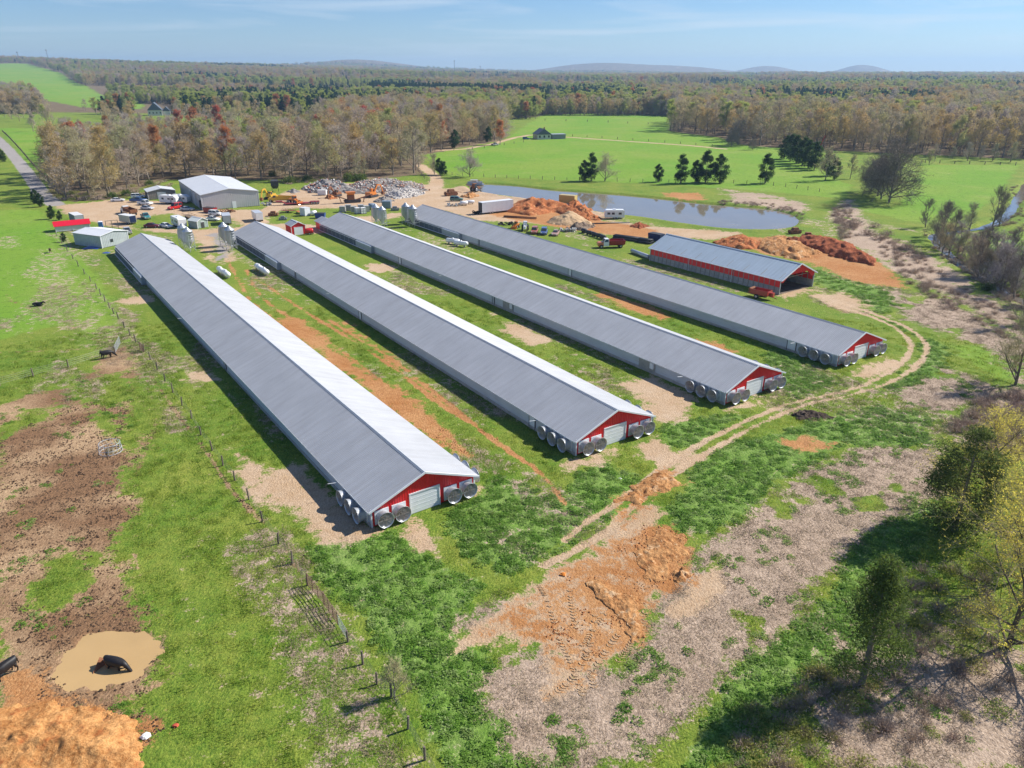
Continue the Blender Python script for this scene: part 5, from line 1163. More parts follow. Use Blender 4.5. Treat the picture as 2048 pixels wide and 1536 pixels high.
# ------------------------------------------------------------------ heaps, junk and small buildings
def earth(name, a, b_, c=None, sc_=1.0, bump=.12):
    t = NT(name); n1 = t.noise(.45*sc_, 6, .65); n2 = t.noise(2.8*sc_, 5, .75)
    f = t.math('ADD', t.math('MULTIPLY', n1, .4), t.math('MULTIPLY', n2, .6)); col = t.mix(t.step(f, .40, .60), tuple(v*.75 for v in a), b_)
    if c: col = t.mix(t.step(t.noise(.7*sc_, 5, .7), .56, .66), col, c)
    t.put(t.b.inputs['Base Color'], col); t.b.inputs['Roughness'].default_value = .95; t.b.inputs['Specular IOR Level'].default_value = .15
    t.bump(n2, 1., bump*2); MATS[name] = t.mat; return t.mat
CLAY = earth('red_clay', (.32, .09, .03), (.56, .21, .08), (.58, .30, .13)); CLAYD = earth('dark_and_shaded_clay', (.24, .065, .03), (.44, .14, .06)); SAND = earth('tan_sand', (.46, .30, .16), (.60, .42, .25)); CLAYO = earth('orange_clay', (.38, .15, .05), (.60, .32, .13), (.62, .42, .24))
GREYGR = earth('grey_gravel', (.20, .18, .165), (.33, .30, .27)); DARKD = earth('dark_compost', (.04, .028, .022), (.11, .08, .06))
def heap(name, label, outline, h, m, rough=.35, seed=0, power=.8, cat='dirt pile', group=None, ridge=1.0, skirt=1.0, n=72):
    """mound standing on a surveyed outline (photo pixels)"""
    P = SP(outline); A = np.array(P); x0, y0 = A.min(0)-1; x1, y1 = A.max(0)+1
    X, Y = np.meshgrid(np.linspace(x0, x1, n), np.linspace(y0, y1, n)); x, y = X.ravel(), Y.ravel(); sd_ = poly_sd(x, y, P); A2 = np.ptp(A, axis=0).min(); sd_ = sd_+(fbm(x+seed, y, max(.7, A2*.18), seed+40, 4)-.5)*min(4., A2*.34)
    dmax = max(.5, -sd_.min()); t = np.clip(-sd_/dmax+.0, 0, 1)
    nz = fbm(x+seed*31, y, max(1.2, dmax*.55), seed, 4); nz = .45*nz+.55*(1-np.abs(2*fbm(x-seed*7, y+seed*3, max(.9, dmax*.45), seed+60, 4)-1)*2.2); z = h*(t**power)*(1-rough+rough*2*nz)+rough*.9*min(h, 1.2)*(fbm(x, y-seed*17, 1.1, seed+3, 4)-.5)*np.clip(t*4, 0, 1)
    z = np.where(sd_ > .0, -.25-.2*np.clip(sd_, 0, 1), z)+height(x, y)*.0
    idx = np.arange(n*n).reshape(n, n); f = np.stack([idx[:-1, :-1], idx[:-1, 1:], idx[1:, 1:], idx[1:, :-1]], -1).reshape(-1, 4); keep = (sd_[f] < 1.0).any(1)
    b = MB(); b.v = list(zip(x, y, z)); b.f = [tuple(q) for q in f[keep]]; b.m = [0]*int(keep.sum()); o = b.build(name, m, None, True); tag(o, label, cat, group); return o, (x, y, z, sd_)
def rubble(label, outline, h, mats, core, nchunk, seed, s0=.3, s1=1.1):
    o, (x, y, z, sd_) = heap('rubble_pile', label, outline, h, core, .5, seed, .7, 'rubble pile'); rn = random.Random(seed); k = np.where(sd_ < -.2)[0]; b = MB()
    for i in range(nchunk):
        j = int(rn.choice(k)); s = rn.uniform(s0, s1)**1.3
        M_ = Matrix.Translation((x[j]+rn.uniform(-.5, .5), y[j]+rn.uniform(-.5, .5), z[j]+s*.18)) @ Matrix.Rotation(rn.uniform(0, 6.28), 4, Vector((rn.gauss(0, 1), rn.gauss(0, 1), rn.gauss(0, 1))).normalized())
        b.box((0, 0, 0), (s, s*rn.uniform(.5, .9), s*rn.uniform(.25, .7)), rn.randrange(len(mats)), M=M_, taper=rn.uniform(.6, 1.))
    c = b.build('rubble_chunks', mats, o); c['kind'] = 'stuff'; return o
RB = [mat('concrete_chunk', (.50, .46, .42), .9, var=.25), mat('pale_chunk', (.62, .57, .52), .9, var=.2), mat('brick_chunk', (.42, .17, .10), .9, var=.3), mat('grey_chunk', (.33, .31, .30), .9, var=.3), mat('tan_chunk', (.50, .37, .27), .9, var=.3)]
rubble('dark grey rubble mound left of the pale rubble', [(604,378),(640,366),(690,372),(700,384),(660,388),(620,386)], 3.0, [RB[3], RB[0], RB[3], RB[2]], GREYGR, 420, 1)
heap('gravel_pile', 'smooth grey gravel slope between the two rubble mounds', [(655,374),(680,368),(720,384),(745,389),(690,388)], 2.6, GREYGR, .15, 2, .8, 'gravel pile')
rubble('large pale rubble mound of broken concrete and brick', [(690,373),(740,367),(800,366),(850,372),(858,381),(810,384),(745,386),(700,382)], 3.2, [RB[1], RB[0], RB[2], RB[4], RB[4]], GREYGR, 1500, 3, .2, .8)
rubble('whitish rubble tongue at the right of the large mound', [(765,392),(790,382),(830,380),(852,388),(835,393),(790,399)], 2.2, [RB[1], RB[1], RB[0]], earth('white_rubble', (.42, .38, .34), (.58, .54, .49)), 420, 4, .25, .8)
heap('gravel_pile', 'small dark gravel heap right of the workshop', [(572,384),(588,379),(602,384),(588,387)], 1.4, GREYGR, .2, 5, 1., 'gravel pile')
heap('soil_pile', 'small brown soil heap before the rusty excavator', [(648,396),(662,392),(674,397),(660,399)], 1.5, CLAY, .3, 6)
heap('soil_pile', 'dark soil heap beside the crusher conveyor', [(745,404),(765,398),(790,402),(770,407)], 1.8, GREYGR, .3, 7)
heap('clay_pile', 'long red clay heap right of the white semi-trailer', [(1012,424),(1030,405),(1075,404),(1120,410),(1150,418),(1195,440),(1160,440),(1110,425),(1060,431)], 3.0, CLAY, .5, 8, .7)
heap('clay_pile', 'dark red clay heap in front of the yellow container', [(1120,420),(1150,404),(1175,418),(1200,439),(1170,440)], 2.8, CLAY, .45, 9, .8)
heap('sand_pile', 'pale tan sand cone below the red clay heaps', [(1090,444),(1120,430),(1140,424),(1165,434),(1185,448),(1150,452),(1110,450)], 2.8, SAND, .15, 10, 1.0, 'sand pile')
heap('brush_pile', 'low brown brush heap right of the tan sand', [(1130,455),(1160,447),(1190,452),(1170,462)], 1.3, earth('brush_heap', (.16, .11, .08), (.33, .25, .18)), .6, 11, .7, 'brush pile')
heap('soil_pile', 'small dark soil heap in the mud near the pond camper', [(1258,452),(1275,446),(1300,452),(1280,458)], 1.1, CLAYD, .4, 12)
heap('clay_pile', 'low tan clay heap under the rust-brown tractor', [(920,394),(945,385),(960,392),(940,397)], 1.2, CLAYO, .3, 13)
heap('clay_bank', 'orange excavated clay mound behind the open shed', [(1425,488),(1455,478),(1490,470),(1510,482),(1540,492),(1500,500),(1460,496)], 1.7, CLAY, .5, 14, .6, 'clay bank')
heap('clay_bank', 'rutted orange clay spoil heap between mound and cut bank', [(1500,490),(1540,474),(1570,473),(1600,488),(1640,506),(1600,520),(1540,508)], 1.6, CLAYO, .6, 15, .5, 'clay bank')
heap('clay_bank', 'long red cut clay bank coloured as in shade, right of the open shed', [(1575,480),(1610,477),(1660,483),(1710,498),(1750,520),(1742,530),(1690,520),(1640,505)], 2.3, CLAYD, .35, 16, .45, 'clay bank')  # shade on the cut face is put into the darker clay colour
heap('clay_pile', 'freshly dug orange clay ridge in the foreground dirt', [(1168,1165),(1200,1158),(1255,1190),(1290,1215),(1285,1275),(1262,1290),(1250,1240),(1205,1205)], .2, CLAYO, .9, 17, .5, n=120)
heap('clay_pile', 'lumpy clay ridge beside the loop track end', [(1268,1120),(1290,1075),(1320,1055),(1362,1070),(1375,1110),(1340,1125),(1335,1165),(1300,1165)], .22, CLAYO, .9, 18, .5, n=120)
heap('clay_pile', 'small orange clay heap right of the lumpy ridge', [(1338,1150),(1365,1130),(1385,1150),(1362,1172)], .55, CLAYO, .8, 19, .7)
heap('clay_pile', 'flat patch of orange clay lumps across the loop track', [(1225,1002),(1280,965),(1325,945),(1365,968),(1310,992),(1270,1008)], .38, CLAYO, .95, 20, .6, n=70)
heap('compost_pile', 'low black compost patch beside the loop track', [(1582,830),(1600,820),(1640,824),(1668,836),(1630,844),(1595,842)], .5, DARKD, .8, 21, .7, 'compost pile')
heap('clay_mound', 'large orange clay mound in the bottom left corner', [(-60,1440),(10,1420),(90,1408),(150,1412),(215,1425),(272,1450),(278,1490),(262,1580),(-60,1580)], 1.0, earth('pale_orange_clay', (.52, .21, .06), (.76, .40, .15), (.44, .15, .045), 1.3), .35, 22, .7, n=130)
# junk and equipment
def pipes(label, u, v, a, b_, L, r, nrow, m, name='pipe_stack', hollow=True):
    e = empty(name, S(u, v), heading(a, b_), label, 'pipes'); k = 0
    for row, cnt in enumerate(nrow):
        for i in range(cnt):
            q = MB(); M_ = Matrix.Translation((-L/2, (i-(cnt-1)/2)*r*2.05, r+row*r*1.75)) @ Matrix.Rotation(R(90), 4, 'Y')
            q.lathe([(r*.85, 0), (r, 0), (r, L), (r*.85, L), (r*.85, 0)], 12, 0, M_); q.build('pipe', m, e, True)
pipes('black drain pipes stacked behind the red dump truck', 1257, 480, (1232, 477), (1285, 484), 9., .3, (4, 3), DKM)
pipes('short black pipes left of the open shed', 1291, 486, (1278, 484), (1304, 488), 4.2, .35, (3, 2), DKM)
pipes('galvanised culvert pipe on the grass by the open shed', 1281, 512, (1262, 506), (1300, 520), 8., .55, (1,), GALV, 'culvert_pipe')
pipes('rusty beams and pipes lying before the white semi-trailer', 1040, 436, (1000, 434), (1080, 438), 11., .16, (4, 2), RUST)
pipes('dark rails lying in the dirt beside the pond camper', 1210, 447, (1160, 447), (1300, 443), 16., .12, (3,), DKM)
def dumpster(label, u, v, a, b_, m, L=3.2, W=1.9, H=1.6):
    e = empty('dumpster', S(u, v), heading(a, b_), label, 'dumpster'); q = MB()
    q.prism([(-L/2+.2, .12), (L/2-.2, .12), (L/2, H), (-L/2, H)], -W/2, -W/2+.08); q.prism([(-L/2+.2, .12), (L/2-.2, .12), (L/2, H), (-L/2, H)], W/2-.08, W/2); q.box((0, 0, .16), (L-.4, W, .08))
    q.bar((-L/2+.2, 0, .12), (-L/2, 0, H), W, .08); q.bar((L/2-.2, 0, .12), (L/2, 0, H), W, .08); q.build('bin', m, e)
    for x in (-L/4, L/4): MB().box((x, 0, H+.04), (L/2-.05, W+.05, .05)).build('lid', DKM, e)
dumpster('small blue dumpster with white lids behind the third house', 641, 436, (632, 436), (650, 436), paint('dumpster_blue', (.02, .06, .32)))
dumpster('dark blue dumpster at the rear of the open shed', 1312, 481, (1302, 480), (1324, 484), paint('navy_blue', (.012, .025, .11)), 4.2, 2.2, 2.0)
dumpster('red dumpster at the front corner of the workshop', 421, 425, (410, 424), (434, 426), paint('dumpster_red', (.32, .03, .03)), 4.4, 2., 1.7)
def tote(label, u, v, m, w=1.2, h=1.25, rz=.2, name='storage_tote', group='totes and blocks behind the third house'):
    e = empty(name, S(u, v), rz, label, 'tote', group); MB().box((0, 0, .16+h/2), (w*.94, w*.94, h)).build('tank_body', m, e); f = MB()
    for x in (-w/2, 0, w/2):
        for y in (-w/2, w/2): f.bar((x, y, .1), (x, y, h+.18), .05); f.bar((y, x, .1), (y, x, h+.18), .05)
    for z in (.2, .16+h/2, h+.16): 
        for y in (-w/2, w/2): f.bar((-w/2, y, z), (w/2, y, z), .05); f.bar((y, -w/2, z), (y, w/2, z), .05)
    f.build('cage', GALV, e); MB().box((0, 0, .07), (w, w, .13)).build('pallet', WOOD, e)
GT, WT = mat('tote_grey', (.40, .39, .36), .6, var=.2), mat('tote_white', (.68, .68, .66), .5, var=.1)
for k, (u, v, m_, lab) in enumerate([(686,424,GT,'leftmost large grey caged tote behind the third house'),(697,421,GT,'grey caged tote second from the left in the back row'),(708,424,GT,'brownish caged tote in the middle of the front row'),(722,421,GT,'large grey tote right of middle, back row'),(733,423,GT,'grey tote beside the steel tank'),(716,427,WT,'white tote at the centre front of the group'),(726,427,WT,'white tote right of the centre one at the front')]): tote(lab, u, v, m_, 1.9, 1.8, .1*k)
def drum_tank(label, u, v, r, L, m, rz, name='fuel_tank'):
    e = empty(name, S(u, v), rz, label, 'tank'); MB().lathe([(.001, -L/2-.12), (r*.8, -L/2-.1), (r, -L/2), (r, L/2), (r*.8, L/2+.1), (.001, L/2+.12)], 16, 0, Matrix.Translation((0, 0, r+.25)) @ Matrix.Rotation(R(90), 4, 'Y')).build('tank_hull', m, e, True)
    for x in (-L*.3, L*.3): MB().box((x, 0, .22), (.15, r*1.6, .44)).build('cradle', DKM, e)
drum_tank('round steel tank right of the caged totes', 744, 419, .95, 2., paint('steel_blue', (.22, .28, .34)), .1); drum_tank('white tank leaning on the grass by the blue dumpster', 628, 431, .7, 1.6, WHT, .9)
drum_tank('white tank lying among junk on the pale dirt', 928, 411, .7, 2.4, WHT, .3); drum_tank('smaller white tank right of it on the pale dirt', 941, 408, .55, 2.6, WHT, .1)
for k, (u, v) in enumerate([(1168,466),(1178,470),(1188,473),(1198,476),(1206,479)]): drum_tank('black tank, '+('first', 'second', 'third', 'fourth', 'last')[k]+' from the left in the slanting row before the red dump truck', u, v, .55, 1.8, DKM, heading((1168, 466), (1206, 479))+.3*(k % 2), 'black_tank')
for o in [q for q in sc.objects if q.name.startswith('black_tank')]: o['group'] = 'black tanks in a slanting row'
def tyre_pile(label, u, v, n, seed, m, cat='tyres'):
    e = empty('tyre_stack', S(u, v), 0, label, cat); rn = random.Random(seed)
    me = MB().lathe([(.28, -.11), (.46, -.12), (.5, -.06), (.5, .06), (.46, .12), (.28, .11), (.28, -.11)], 14).mesh('tyre', m, True)
    for i in range(n):
        o = mesh_obj('tyre', me, e); o.location = (rn.uniform(-2.2, 2.2), rn.uniform(-.9, .9), .25+.25*(i % 3)); o.rotation_euler = (rn.uniform(-.6, 1.4), rn.uniform(-.4, .4), rn.uniform(0, 3))
tyre_pile('heap of whitish old tyres behind the farthest house', 1136, 463, 22, 1, mat('chalky_tyre', (.35, .34, .32), .9, var=.5, scale=3, inst=.3)); tyre_pile('scrap tyres and wheels left of the skid loader', 1012, 450, 14, 2, BLACK); tyre_pile('grey scrap heap of tyres at left of the white tanks', 908, 412, 20, 3, mat('grey_scrap', (.28, .28, .28), .7, var=.4, inst=.3)); tyre_pile('dark scrap beside the long white semi-trailer', 958, 428, 16, 4, BLACK); tyre_pile('small scrap heap at the workshop front right', 455, 424, 12, 5, RUST); tyre_pile('scrap at the right corner of the workshop', 532, 411, 12, 6, GREYM)
def implement(label, u, v, rz, m=RUST, s=1., name='farm_implement'):
    e = empty(name, S(u, v), rz, label, 'implement'); e.scale = (s, s, s); f = MB(); f.bar((-1.5, -.8, .9), (1.5, -.8, .9), .12); f.bar((-1.5, .8, .9), (1.5, .8, .9), .12); f.bar((-1.5, -.8, .9), (-1.5, .8, .9), .12); f.bar((1.5, -.8, .9), (1.5, .8, .9), .12); f.bar((1.5, 0, .9), (3, 0, .6), .1); f.build('frame', m, e)
    for x in (-1.2, -.4, .4, 1.2): MB().tube((x, -.85, .45), (x, .85, .45), .42, n=10).build('disc_gang', m, e)
    MB().box((0, 0, 1.3), (1.8, 1.2, .6), taper=.8).build('hopper', m, e); return e
implement('brown rusty implement on the pond-end grass, left one', 1589, 467, .3, s=1.1); implement('brown rusty implement on the pond-end grass, right one', 1615, 477, -.4, s=1.1)
implement('dark implement lying beside the small rusty trailer', 547, 432, .1, s=1.); implement('rusty machine frame at the left of the pale dirt', 902, 391, .5, s=1.5); implement('rusty implement in the grass near the white horse trailer', 566, 440, .2, GREYM, .8); implement('dark implement right of the totes on the grass', 790, 421, .2, GREYM, .9)
e = empty('hopper', S(551, 383), .3, 'tall black hopper at the wood edge right of the workshop', 'hopper'); MB().loft([[(-.8, -.8, 1.2), (.8, -.8, 1.2), (.8, .8, 1.2), (-.8, .8, 1.2)], [(-1.5, -1.5, 2.4), (1.5, -1.5, 2.4), (1.5, 1.5, 2.4), (-1.5, 1.5, 2.4)], [(-1.5, -1.5, 4.2), (1.5, -1.5, 4.2), (1.2, 1.2, 4.5), (-1.2, 1.2, 4.5)]]).build('hopper_body', DKM, e)
for x in (-1.2, 1.2):
    for y in (-1.2, 1.2): MB().bar((x, y, 0), (x, y, 2.6), .14).build('leg', DKM, e)
# pontoon boat on the far shore
e = empty('pontoon_boat', S(951, 369), heading((938, 369), (970, 369)), 'pale pontoon boat moored at the pond head', 'boat'); e.location.z = -.2
for y in (-1, 1): MB().tube((-3.4, y, .25), (3.0, y, .25), .34, n=12).tube((3.0, y, .25), (3.7, y, .45), .34, .05, 12).build('pontoon', GALV, e)
MB().box((-.2, 0, .62), (6.6, 2.5, .1)).build('deck', GREYM, e)
for y in (-1.2, 1.2): MB().box((-.2, y, 1.0), (6.2, .06, .6)).build('railing', SILV, e)
MB().box((-2.2, 0, 1.), (1.2, 1.6, .6)).build('bench', WHT, e); MB().box((.6, .5, 1.15), (.5, .7, .9)).build('console', WHT, e); MB().box((-.6, 0, 2.1), (3., 2.2, .06)).build('canopy', SILV, e)
for x in (-2, .8):
    for y in (-1.05, 1.05): MB().bar((x, y, .65), (x, y, 2.1), .04).build('canopy_pole', SILV, e)
# small buildings
def small_gable(name, label, u, v, a, b_, W, L, eh, rh, roof_m, wall_m, door_m=DOORW, dw=.5, dh=.75, cat='shed', window=False, pitch=.4):
    e = empty(name, S(u, v), heading(a, b_), label, cat); gable_building(name, e, W, L, eh, rh, roof_m, wall_m, pitch, ov=.2)
    if door_m: 
        d = MB().box((W/2, -.06, eh*dh/2), (W*dw, .06, eh*dh)).build('door', door_m, e); MB().box((W/2, -.06, eh*dh+.05), (W*dw+.16, .09, .1)).build('door_frame', TRIM, d)
    if window: MB().box((-.06, L/2, eh*.6), (.05, 1.2, .8)).build('window', GLASS, e)
    return e
small_gable('red_shed', 'little red shed with white door behind the second house', 584, 471, (584, 471), (610, 468), 4.2, 5.2, 2.7, 3.7, ROOF, REDW, DOORW, .62, .8)
e = empty('fuel_trailer', S(619, 469), .3, 'red tank trailer between the little red shed and third house', 'tank'); MB().lathe([(.001, -1.2), (.6, -1.1), (.75, -.9), (.75, .9), (.6, 1.1), (.001, 1.2)], 14, 0, Matrix.Translation((0, 0, 1.1)) @ Matrix.Rotation(R(90), 4, 'Y')).build('tank_hull', REDP, e, True); MB().box((0, 0, .4), (2.6, 1.2, .16)).build('chassis', DKM, e)
for y in (-.7, .7): wheel(e, 0, y, .33, .2)
small_gable('green_shed', 'small grey-green shed with dark doorway among the parked campers', 396, 458, (396, 458), (417, 454), 3.6, 4.4, 2.3, 3.1, paint('shed_pale_roof', (.55, .58, .55)), mat('shed_green', (.36, .43, .38), .8), FANDARK, .3, .8)
# red-roofed shelter
e = empty('red_roof_shelter', S(112, 465), heading((112, 465), (165, 460)), 'low white shelter with bright red roof beside the pasture fence', 'shelter'); L, W = 9.2, 4.2
MB().box((L/2, W/2, .95), (L, W, 1.5)).build('wall', paint('shelter_white', (.66, .66, .64), (.4, .4, .38)), e)
for s in (0, 1): MB().add([(-.3, -.3 if s == 0 else W+.3, 1.75), (L+.3, -.3 if s == 0 else W+.3, 1.75), (L+.3, W/2, 2.9), (-.3, W/2, 2.9), (-.3, -.3 if s == 0 else W+.3, 1.67), (L+.3, -.3 if s == 0 else W+.3, 1.67), (L+.3, W/2, 2.82), (-.3, W/2, 2.82)], [(0, 1, 2, 3), (4, 5, 1, 0), (5, 6, 2, 1), (7, 4, 0, 3), (4, 7, 6, 5)]).build('roof_slope', paint('red_roof', (.60, .012, .03)), e)
for x in (.1, L/2, L-.1): MB().box((x, -.06, .9), (.1, .1, 1.8)).build('post', TRIM, e)
# metal lean-to shed near the nearest house
e = empty('metal_shed', S(205, 497), heading((205, 497), (250, 487)), 'galvanised metal shed with pale roof at the rear of the nearest house', 'shed'); LM = metal_sheet('old_galvanised', (.45, .49, .5), .2, .5, .2, rust=(.25, .2, .16))
gable_building('metal_shed', e, 8.4, 11, 3.4, 4.1, SHOPR, LM, .5); MB().box((3.2, -.06, 1.6), (.8, .05, .8)).build('window', GLASS, e)
e = empty('portable_toilet', S(203, 458), .4, 'blue portable toilet behind the galvanised shed', 'toilet'); MB().box((0, 0, 1.1), (1.2, 1.2, 2.2)).build('cabin', paint('toilet_blue', (.03, .16, .42)), e); MB().box((0, 0, 2.27), (1.25, 1.25, .16), taper=.7).build('roof', TRIM, e); MB().box((0, -.62, 1.1), (.8, .04, 1.9)).build('door', paint('toilet_door', (.05, .2, .48)), e)
e = empty('timber_frame', S(215, 466), .5, 'brown timber frame standing right of the portable toilet', 'frame')
for x in (0, 1.6, 3.2): MB().bar((x, 0, 0), (x, 0, 3.6), .16).build('post', WOOD, e)
for z in (1.6, 3.5): MB().bar((0, 0, z), (3.2, 0, z), .14).build('rail', WOOD, e)
for k, (u, v, lab) in enumerate([(185, 496, 'crumpled blue tarp beside the galvanised shed'), (213, 506, 'small blue tarp against the nearest house wall')]):
    b = MB(); n = 12; w = 4.5 if k == 0 else 1.8
    for i in range(n+1):
        for j in range(n+1):
            x, y = (i/n-.5)*w, (j/n-.5)*w*.7; b.v.append((x, y, .05+.45*float(fbm(np.array([x*2.]), np.array([y*2.+k*9]), 1.6, 5)[0])*max(0, 1-max(abs(i/n-.5), abs(j/n-.5))*2)**.5))
    b.f = [(i*(n+1)+j, (i+1)*(n+1)+j, (i+1)*(n+1)+j+1, i*(n+1)+j+1) for i in range(n) for j in range(n)]; b.m = [0]*len(b.f); o = b.build('tarp', paint('tarp_blue', (.02, .07, .34)), None, True); o.location = S(u, v); tag(o, lab, 'tarp')
# far houses
SLATE = mat('slate_roof', (.10, .12, .15), .7, var=.2)
def dwelling(name, label, u, v, rz, W, L, eh, rh, wall_m, roof_m, wins=3, group=None):
    e = empty(name, S(u, v), rz, label, 'house', group); k = (rh-eh)/(W/2)
    MB().box((W/2, L/2, eh/2), (W, L, eh)).build('wall', wall_m, e); MB().prism([(-.5, eh-.5*k*.5), (W/2, rh), (W+.5, eh-.5*k*.5)], -.5, L+.5).build('roof', roof_m, e)
    for i in range(wins):
        MB().box((-.03, L*(i+.5)/wins, eh*.55), (.08, 1.2, 1.5)).build('window', GLASS, e); MB().box((W*(i+.5)/wins, -.03, eh*.55), (1.2, .08, 1.5)).build('window', GLASS, e)
    MB().box((W*.7, L*.6, rh-.2), (.8, .8, 1.8)).build('chimney', RB[2], e); return e
CREAM = mat('house_cream', (.62, .60, .55), .8, var=.08)
e = dwelling('farmhouse', 'far cream house with steep slate roof above the left wood', 297, 233, .35, 14, 17, 6.5, 14, CREAM, SLATE, 4)
q = MB(); q.prism([(14, 5.2), (18, 9.5), (22, 5.2)], 3, 14); q.build('wing_roof', SLATE, e); MB().box((18, 8.5, 2.6), (7, 10, 5.2)).build('wing_wall', CREAM, e)
e = dwelling('farm_cottage', 'dark-roofed cottage with outbuilding beside the far pasture lane', 1075, 279, .25, 10, 12, 3.4, 7, CREAM, SLATE, 3)
MB().box((16, 4, 1.5), (10, 7, 3.)).build('outbuilding_wall', mat('outbuilding', (.30, .29, .30), .8), e); MB().box((16, 4, 3.1), (11, 8, .25)).build('outbuilding_roof', mat('slate_pale', (.30, .33, .37), .6), e)
CAR('parked_car', 'dark car parked left of the far cottage', 1052, 279, (1045, 279), (1062, 279), BLUE, 'suv', group='cars by the far cottage'); CAR('parked_car', 'small vehicle on the far lane left of the cottage', 990, 291, (982, 292), (1000, 290), GREYM, 'pickup', group='cars by the far cottage')
e = empty('boom_pole', S(1636, 300), 0, 'slanting red boom sticking up behind the cedar row', 'boom'); MB().bar((0, 0, 0), (3.2, 0, 8.5), .5, .5).build('boom', REDP, e); MB().box((0, 0, .5), (3, 2, 1)).build('base', RUST, e)
for k, (u, v, h) in enumerate([(910, 141, 60), (108, 124, 48), (50, 121, 30), (961, 141, 34)]):
    p = S(1024+(u-1024), 172); d = Vector((p.x, p.y, 0)).normalized()*5200; z = h1(d.x, d.y); e = empty('radio_mast', (d.x, d.y, z), 0, ['thin radio mast on the centre horizon', 'tall faint mast on the left horizon', 'short mast at the far left horizon', 'small tower right of the centre mast on horizon'][k], 'mast'); MB().tube((0, 0, 0), (0, 0, h+20), 2.2, 1.2, 5).build('mast_pole', GREYM, e); MB().box((0, 0, h+16), (7, 7, 5)).build('antenna', GREYM, e)

# lugged machine tracks pressed into the dug ground
LUG = earth('pressed_clay', (.50, .31, .165), (.64, .44, .255))
for k, (px, wd) in enumerate([([(1165,1388),(1148,1335),(1118,1270),(1098,1205),(1080,1170)], .5), ([(1190,1380),(1172,1310),(1150,1240),(1140,1180)], .5), ([(1160,1395),(1195,1330),(1232,1275),(1290,1225)], .5), ([(1100,1395),(1150,1350),(1180,1290),(1190,1230)], .5), ([(1230,1330),(1260,1290),(1290,1240)], .45), ([(1210,1225),(1180,1270),(1165,1310)], .45)]):
    ln = smooth_line(SP(px), 10); b = MB(); acc = 0.
    for a, c in zip(ln[:-1], ln[1:]):
        a, c = Vector((*a, 0)), Vector((*c, 0)); d = c-a; L = d.length; acc += L
        n = max(1, int(L/.3)); d.normalize(); s_ = Vector((-d.y, d.x, 0))
        for i in range(n):
            p = a+d*(L*(i+.5)/n); z = h1(p.x, p.y)+.02
            if random.Random(k*997+int(acc*10)+i).random() < .3: continue
            for sg in (-1, 1): b.bar((p.x+s_.x*.04*sg, p.y+s_.y*.04*sg, z), (p.x+s_.x*wd*.55*sg+d.x*.18, p.y+s_.y*wd*.55*sg+d.y*.18, z), .09, .035)
    o = b.build('wheel_track', LUG); tag(o, kind='structure')
# ------------------------------------------------------------------ fences, gates, cattle
POSTM = mat('fence_post', (.16, .125, .095), .9, var=.3, scale=5, inst=.3); WIRE = mat('fence_wire', (.34, .32, .29), .5, .4)
def fence(name, label, px, h=1.4, r=.1, wires=4, step=None, z=None):
    """posts at the surveyed pixels, or spaced every `step` metres along the line"""
    P = [S(u, v) for u, v in px]
    if step:
        Q = [P[0]]; acc = 0.
        for a, c in zip(P[:-1], P[1:]):
            L = (c-a).length; t = step-acc
            while t < L: Q.append(a.lerp(c, t/L)); t += step
            acc = (acc+L) % step
        P = Q
    e = empty(name, (P[0].x, P[0].y, 0), 0, label, 'fence'); o0 = Vector((P[0].x, P[0].y, 0)); me = MB().tube((0, 0, -.4), (0, 0, h), r, r*.9, 7).mesh('post', POSTM); rn = random.Random(len(P))
    tops = []
    for p in P:
        p = Vector((p.x, p.y, h1(p.x, p.y))); q = mesh_obj('post', me, e); q.location = p-o0; q.rotation_euler = (rn.gauss(0, .03), rn.gauss(0, .03), rn.uniform(0, 6)); q.scale = (1, 1, rn.uniform(.88, 1.1)); tops.append(p-o0)
    if wires:
        w = MB()
        for a, c in zip(tops[:-1], tops[1:]):
            for k in range(wires): z_ = h*(.25+.68*k/max(1, wires-1)); w.tube(a+Vector((0, 0, z_)), c+Vector((0, 0, z_)), .010, n=3, cap=False)
        w.build('wire', WIRE, e)
    return e
FENCE_MAIN = [(113,472),(124,487),(135,503),(146,518),(157,533),(169,548),(181,563),(193,578),(201,591),(210,603),(219,616),(228,628),(237,638),(249,656),(260,671),(272,685),(288,704),(301,719),(315,740),(330,762),(346,785),(364,811),(383,837),(402,870),(425,901),(446,931),(470,961),(498,999),(525,1043),(557,1088),(585,1128),(615,1171)]
fence('wire_fence', 'long wire fence on wooden posts beside the nearest poultry house', FENCE_MAIN, 1.4)
fence('wire_fence', 'end of the wire fence running down to the bottom edge', [(696,1284),(726,1328),(754,1368),(783,1393),(816,1458),(850,1520),(880,1575)], 1.35)
fence('wire_fence', 'cross fence between the green pasture and muddy paddock', [(-60,792),(0,772),(67,753),(137,735),(204,714),(231,708)], 1.35)
fence('lane_fence', 'row of stout dark posts along the right side of the lane', [(6,268),(20,282),(40,305),(62,330),(78,346),(92,360),(108,378),(128,398),(165,402),(215,400)], 1.5, .17, 2, 4.2)
fence('pasture_fence', 'post and wire fence along the far bank of the pond', [(884,349),(960,354),(1061,358.5),(1150,361),(1290,365),(1480,367),(1560,372),(1640,384)], 1.5, .12, 3, 5.5)
fence('track_fence', 'short fence beside the dirt track at the wood corner', [(826,330),(838,345),(850,358),(862,366)], 1.5, .13, 3, 5.)
fence('pasture_fence', 'line of posts along the pasture lane to the right-hand wood', [(1145,273),(1240,279),(1340,286),(1450,296)], 1.6, .2, 0, 13.)
fence('pasture_fence', 'widely spaced posts across the far end of the pasture', [(1090,241),(1200,244),(1300,249)], 1.8, .3, 0, 22.)
fence('pasture_fence', 'fence along the back of the right-hand pasture', [(1850,326),(1930,328),(2035,331)], 1.6, .2, 2, 7.)
